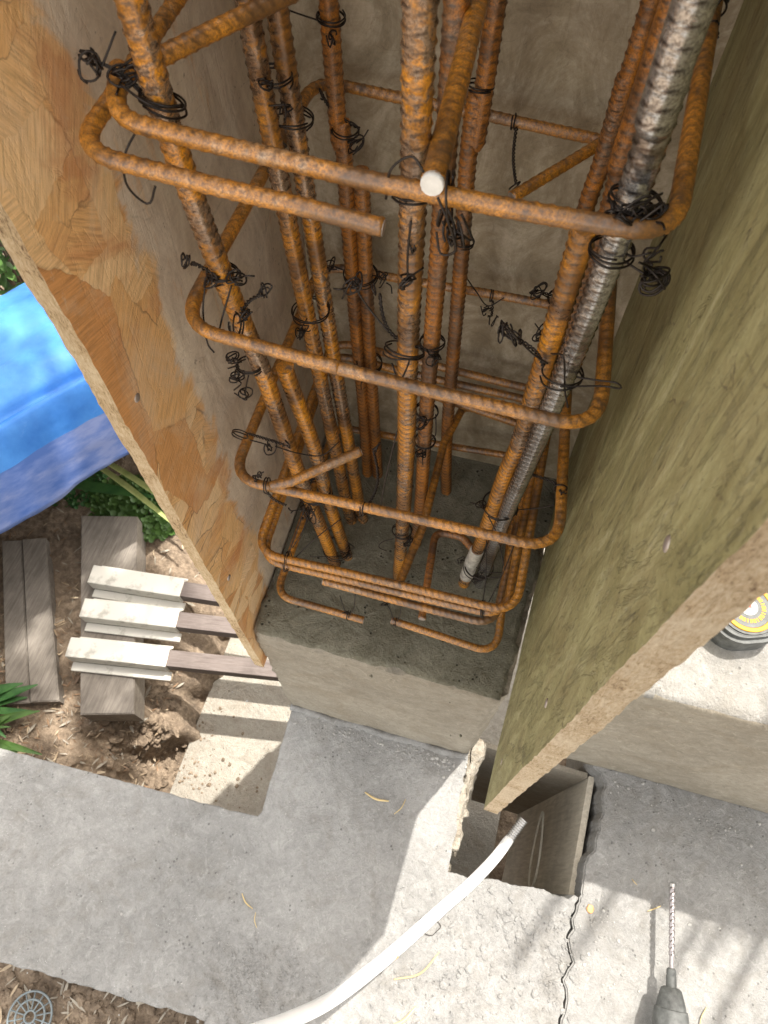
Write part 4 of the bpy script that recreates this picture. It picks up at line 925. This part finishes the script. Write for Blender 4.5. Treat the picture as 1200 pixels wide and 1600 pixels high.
# ---------------------------------------------------------------- tape measure on the block
tc = (.388, .452, .048)
tm = empty('tape_measure', tc, 'black and grey tape measure with yellow ring on the sunlit block', 'tape measure')
def rsq(w_, h_, r_, n=8):
    P = []
    for cx_, cy_, a0 in ((w_/2-r_, h_/2-r_, 0), (-w_/2+r_, h_/2-r_, 90), (-w_/2+r_, -h_/2+r_, 180), (w_/2-r_, -h_/2+r_, 270)):
        for k in range(n+1): t = R(a0+90*k/n); P.append((cx_+r_*math.cos(t), cy_+r_*math.sin(t)))
    return P
def disc(name, r_, z0, z1, mat, parent, seg=48, inner=0, c=(0,0)):
    mb = MB(); V = []; F = []
    for k in range(seg):
        t = k*2*math.pi/seg; u = (math.cos(t), math.sin(t))
        V += [(c[0]+u[0]*inner, c[1]+u[1]*inner, z0), (c[0]+u[0]*r_, c[1]+u[1]*r_, z0), (c[0]+u[0]*r_, c[1]+u[1]*r_, z1), (c[0]+u[0]*inner, c[1]+u[1]*inner, z1)]
    for k in range(seg):
        a_ = k*4; b_ = (k+1) % seg*4
        for q in range(4): F.append((a_+q, b_+q, b_+(q+1) % 4, a_+(q+1) % 4))
    mb.add(V, F); return bevel(mb.build(name, mat, parent, False), .0008)
body = prism('body', rsq(.100, .096, .040), 0, .041, M['tool'], .006, tm); 
body2 = prism('face_cover', rsq(.084, .082, .040), .0412, .0435, M['tool'], .002, tm)
disc('yellow_ring', .0360, .043, .0452, M['yellow'], tm, inner=.0300)
disc('grey_face', .0298, .043, .0446, M['tool'], tm)
disc('silver_label', .0125, 0.0447, .0451, M['silver'], tm)
mb = MB(); mb.box((.001,-.002,.0452), (.004,.008,.0455)); mb.build('red_mark', M['red'], tm, False)
mb = MB()                                             # tiny yellow print around the label, too worn to read
for k in range(16):
    t = R(-150+k*13); u = Vector((math.cos(t), math.sin(t), 0)); v = Vector((-u.y, u.x, 0)); c = u*.0205+Vector((0,0,.0449))
    h_ = .0028; wq = .0010+.0006*(k % 3); mb.add([c-u*h_-v*wq, c+u*h_-v*wq, c+u*h_+v*wq, c-u*h_+v*wq], [(0,1,2,3)])
mb.build('yellow_print', M['yellow'], tm, False)
mb = MB(); mb.box((.050,.005,.004), (.072,.030,.010)); bevel(mb.build('blade_hook', M['chrome'], tm, False), .001)
tm.rotation_euler = (0, 0, R(20))

# ---------------------------------------------------------------- rotary hammer drill, bit towards the column
dr = empty('hammer_drill', (.505,-.05,-.42), 'dusty dark hammer drill lying on the slab with long spiral bit', 'drill')
ax0 = Vector((.493,.136,-.418)); ax1 = Vector((.5035,-.004,-.420)); d = (ax1-ax0).normalized()
def lathe(name, p0, dirv, prof_, mat, parent, seg=32, jit=None):
    dirv = dirv.normalized(); A = np.array([tuple(p0+dirv*t) for t, r_ in prof_]); V_, F_ = tube(A, np.array([r_ for t, r_ in prof_]), seg)
    o = mobj(name, V_, F_, mat); keep(o, parent); o.data.polygons.foreach_set('use_smooth', [True]*len(o.data.polygons)); 
    m = o.modifiers.new('split', 'EDGE_SPLIT'); m.split_angle = R(35); return o
# spiral bit
L = .112; n = 190; seg_ = 20; V = []; F = []
u = d.orthogonal().normalized(); v = d.cross(u)
for j in range(n):
    t = j/(n-1); rr = .0050*(min(1, t*14+.25) if t < .06 else 1)
    for k in range(seg_):
        an = k*2*math.pi/seg_; ph = an-2*math.pi*t*L/.021; g = max(0, math.cos(2*ph))**.8; r_ = rr*(1-.34*g)
        V.append(ax0+d*L*t+(u*math.cos(an)+v*math.sin(an))*r_)
for j in range(n-1):
    for k in range(seg_): a_ = j*seg_; F.append((a_+k, a_+(k+1) % seg_, a_+seg_+(k+1) % seg_, a_+seg_+k))
F.append(list(range(seg_))[::-1]); bt = keep(mobj('drill_bit', V, F, M['bit']), dr)
lathe('carbide_tip', ax0-d*.001, d, [(0,.0025),(.002,.0055),(.007,.0055),(.008,.004)], M['chrome'], bt, 12)
lathe('bit_shank', ax0+d*L*.995, d, [(0,.0036),(.020,.0036),(.022,.0052),(.030,.0052)], M['bit'], dr)
lathe('bit_collar', ax0+d*.130, d, [(0,.0050),(.003,.0078),(.008,.0082),(.011,.0076),(.012,.0082),(.034,.0086)], M['tool'], dr)
lathe('chuck', ax0+d*.158, d, [(0,.0125),(.003,.0165),(.010,.0190),(.026,.0235),(.030,.0240),(.031,.0262),(.036,.0272),(.050,.0290),(.058,.0290)], M['tool'], dr)
lathe('motor_housing', ax0+d*.216, d, [(0,.0270),(.004,.031),(.05,.034),(.16,.037),(.19,.030)], M['toolg'], dr)
hb = Vector((.512,-.19,-.425)); mb = MB(); A, s = smoothpath([ax0+d*.35, ax0+d*.40+Vector((.02,-.01,-.01)), ax0+d*.43+Vector((.08,-.01,-.015)), ax0+d*.42+Vector((.16,0,-.015))], .01); V_, F_ = tube(A, .018, 16); keep(mobj('handle', V_, F_, M['tool']), dr)

# neighbouring column starter bars and added shade branch, out of frame, that throw the soft striped shade
nb = [(.70,.86),(.80,.90),(.93,.84),(1.02,.95),(.78,1.05),(.90,1.10),(1.06,1.12),(.98,.72)]
g0 = None
for k, (x, y) in enumerate(nb):
    A, s = path([(x, y, .03), (x+.02, y-.01, 1.75)], .02); V_, F_ = tube(A, .009, 10); o = mobj('starter_bar', V_, F_, M['rust_v'])
    tag(o, 'rusted starter bar of the neighbouring column, standing on the concrete block', 'rebar', 'starter bars of the neighbouring column')

# unseen leafy branch added above the slab to break up the sun
br = empty('dapple_branch', (.9, 1.2, 2.6), 'unseen leafy branch added to dapple the sun on the slab', 'branch')
st = MB(); fo = MB(); rng = random.Random(12)
def twig(p, d, L, r_, dep):
    q = p+d*L; A, s_ = smoothpath([p, p.lerp(q, .5)+rv(rng, L*.08), q], .05); V_, F_ = tube(A, np.linspace(r_, r_*.5, len(A)), 6); st.add(V_, F_)
    if dep == 0:
        for k in range(7): blade(fo, p.lerp(q, rng.uniform(.2, 1.05)), Vector((rng.uniform(-1,1), rng.uniform(-1,1), rng.uniform(-.3,.2))), rng.uniform(.05,.10), rng.uniform(.016,.03), .008, rng, 5)
        return
    for k in range(4): twig(p.lerp(q, rng.uniform(.35, 1)), (d+Vector((rng.uniform(-.9,.9), rng.uniform(-.9,.9), rng.uniform(-.25,.25)))).normalized(), L*.6, r_*.5, dep-1)
twig(Vector((2.6, 1.9, 3.2)), Vector((-1, -.42, -.22)).normalized(), 1.0, .022, 3)
keep(st.build('limb', M['bark']), br); keep(fo.build('leaves', M['leaf']), br)

b2 = empty('garden_shade_branch', (-.4, 2.0, 3.0), 'unseen dense leafy branch added to shade the garden at the left', 'branch')  # unseen foliage added out of frame to keep sun off the garden
st = MB(); fo = MB(); rng = random.Random(31)
for k in range(16):
    tip = Vector((rng.uniform(-.80, .0), rng.uniform(1.62, 2.35), rng.uniform(2.85, 3.15))); b0 = Vector((-1.3, 2.9, 2.9))
    A, s_ = smoothpath([b0, b0.lerp(tip, .55)+rv(rng, .08), tip], .06); V_, F_ = tube(A, np.linspace(.016, .004, len(A)), 6); st.add(V_, F_)
for k in range(1500):
    c = Vector((rng.uniform(-.85, .02), rng.uniform(1.58, 2.40), rng.uniform(2.85, 3.2)))
    if noise.noise(c*5.5) < -.12: continue
    blade(fo, c, Vector((rng.uniform(-1,1), rng.uniform(-1,1), rng.uniform(-.3,.2))), rng.uniform(.06,.10), rng.uniform(.022,.036), .008, rng, 4)
keep(st.build('limb', M['bark']), b2); keep(fo.build('leaves', M['leaf']), b2)
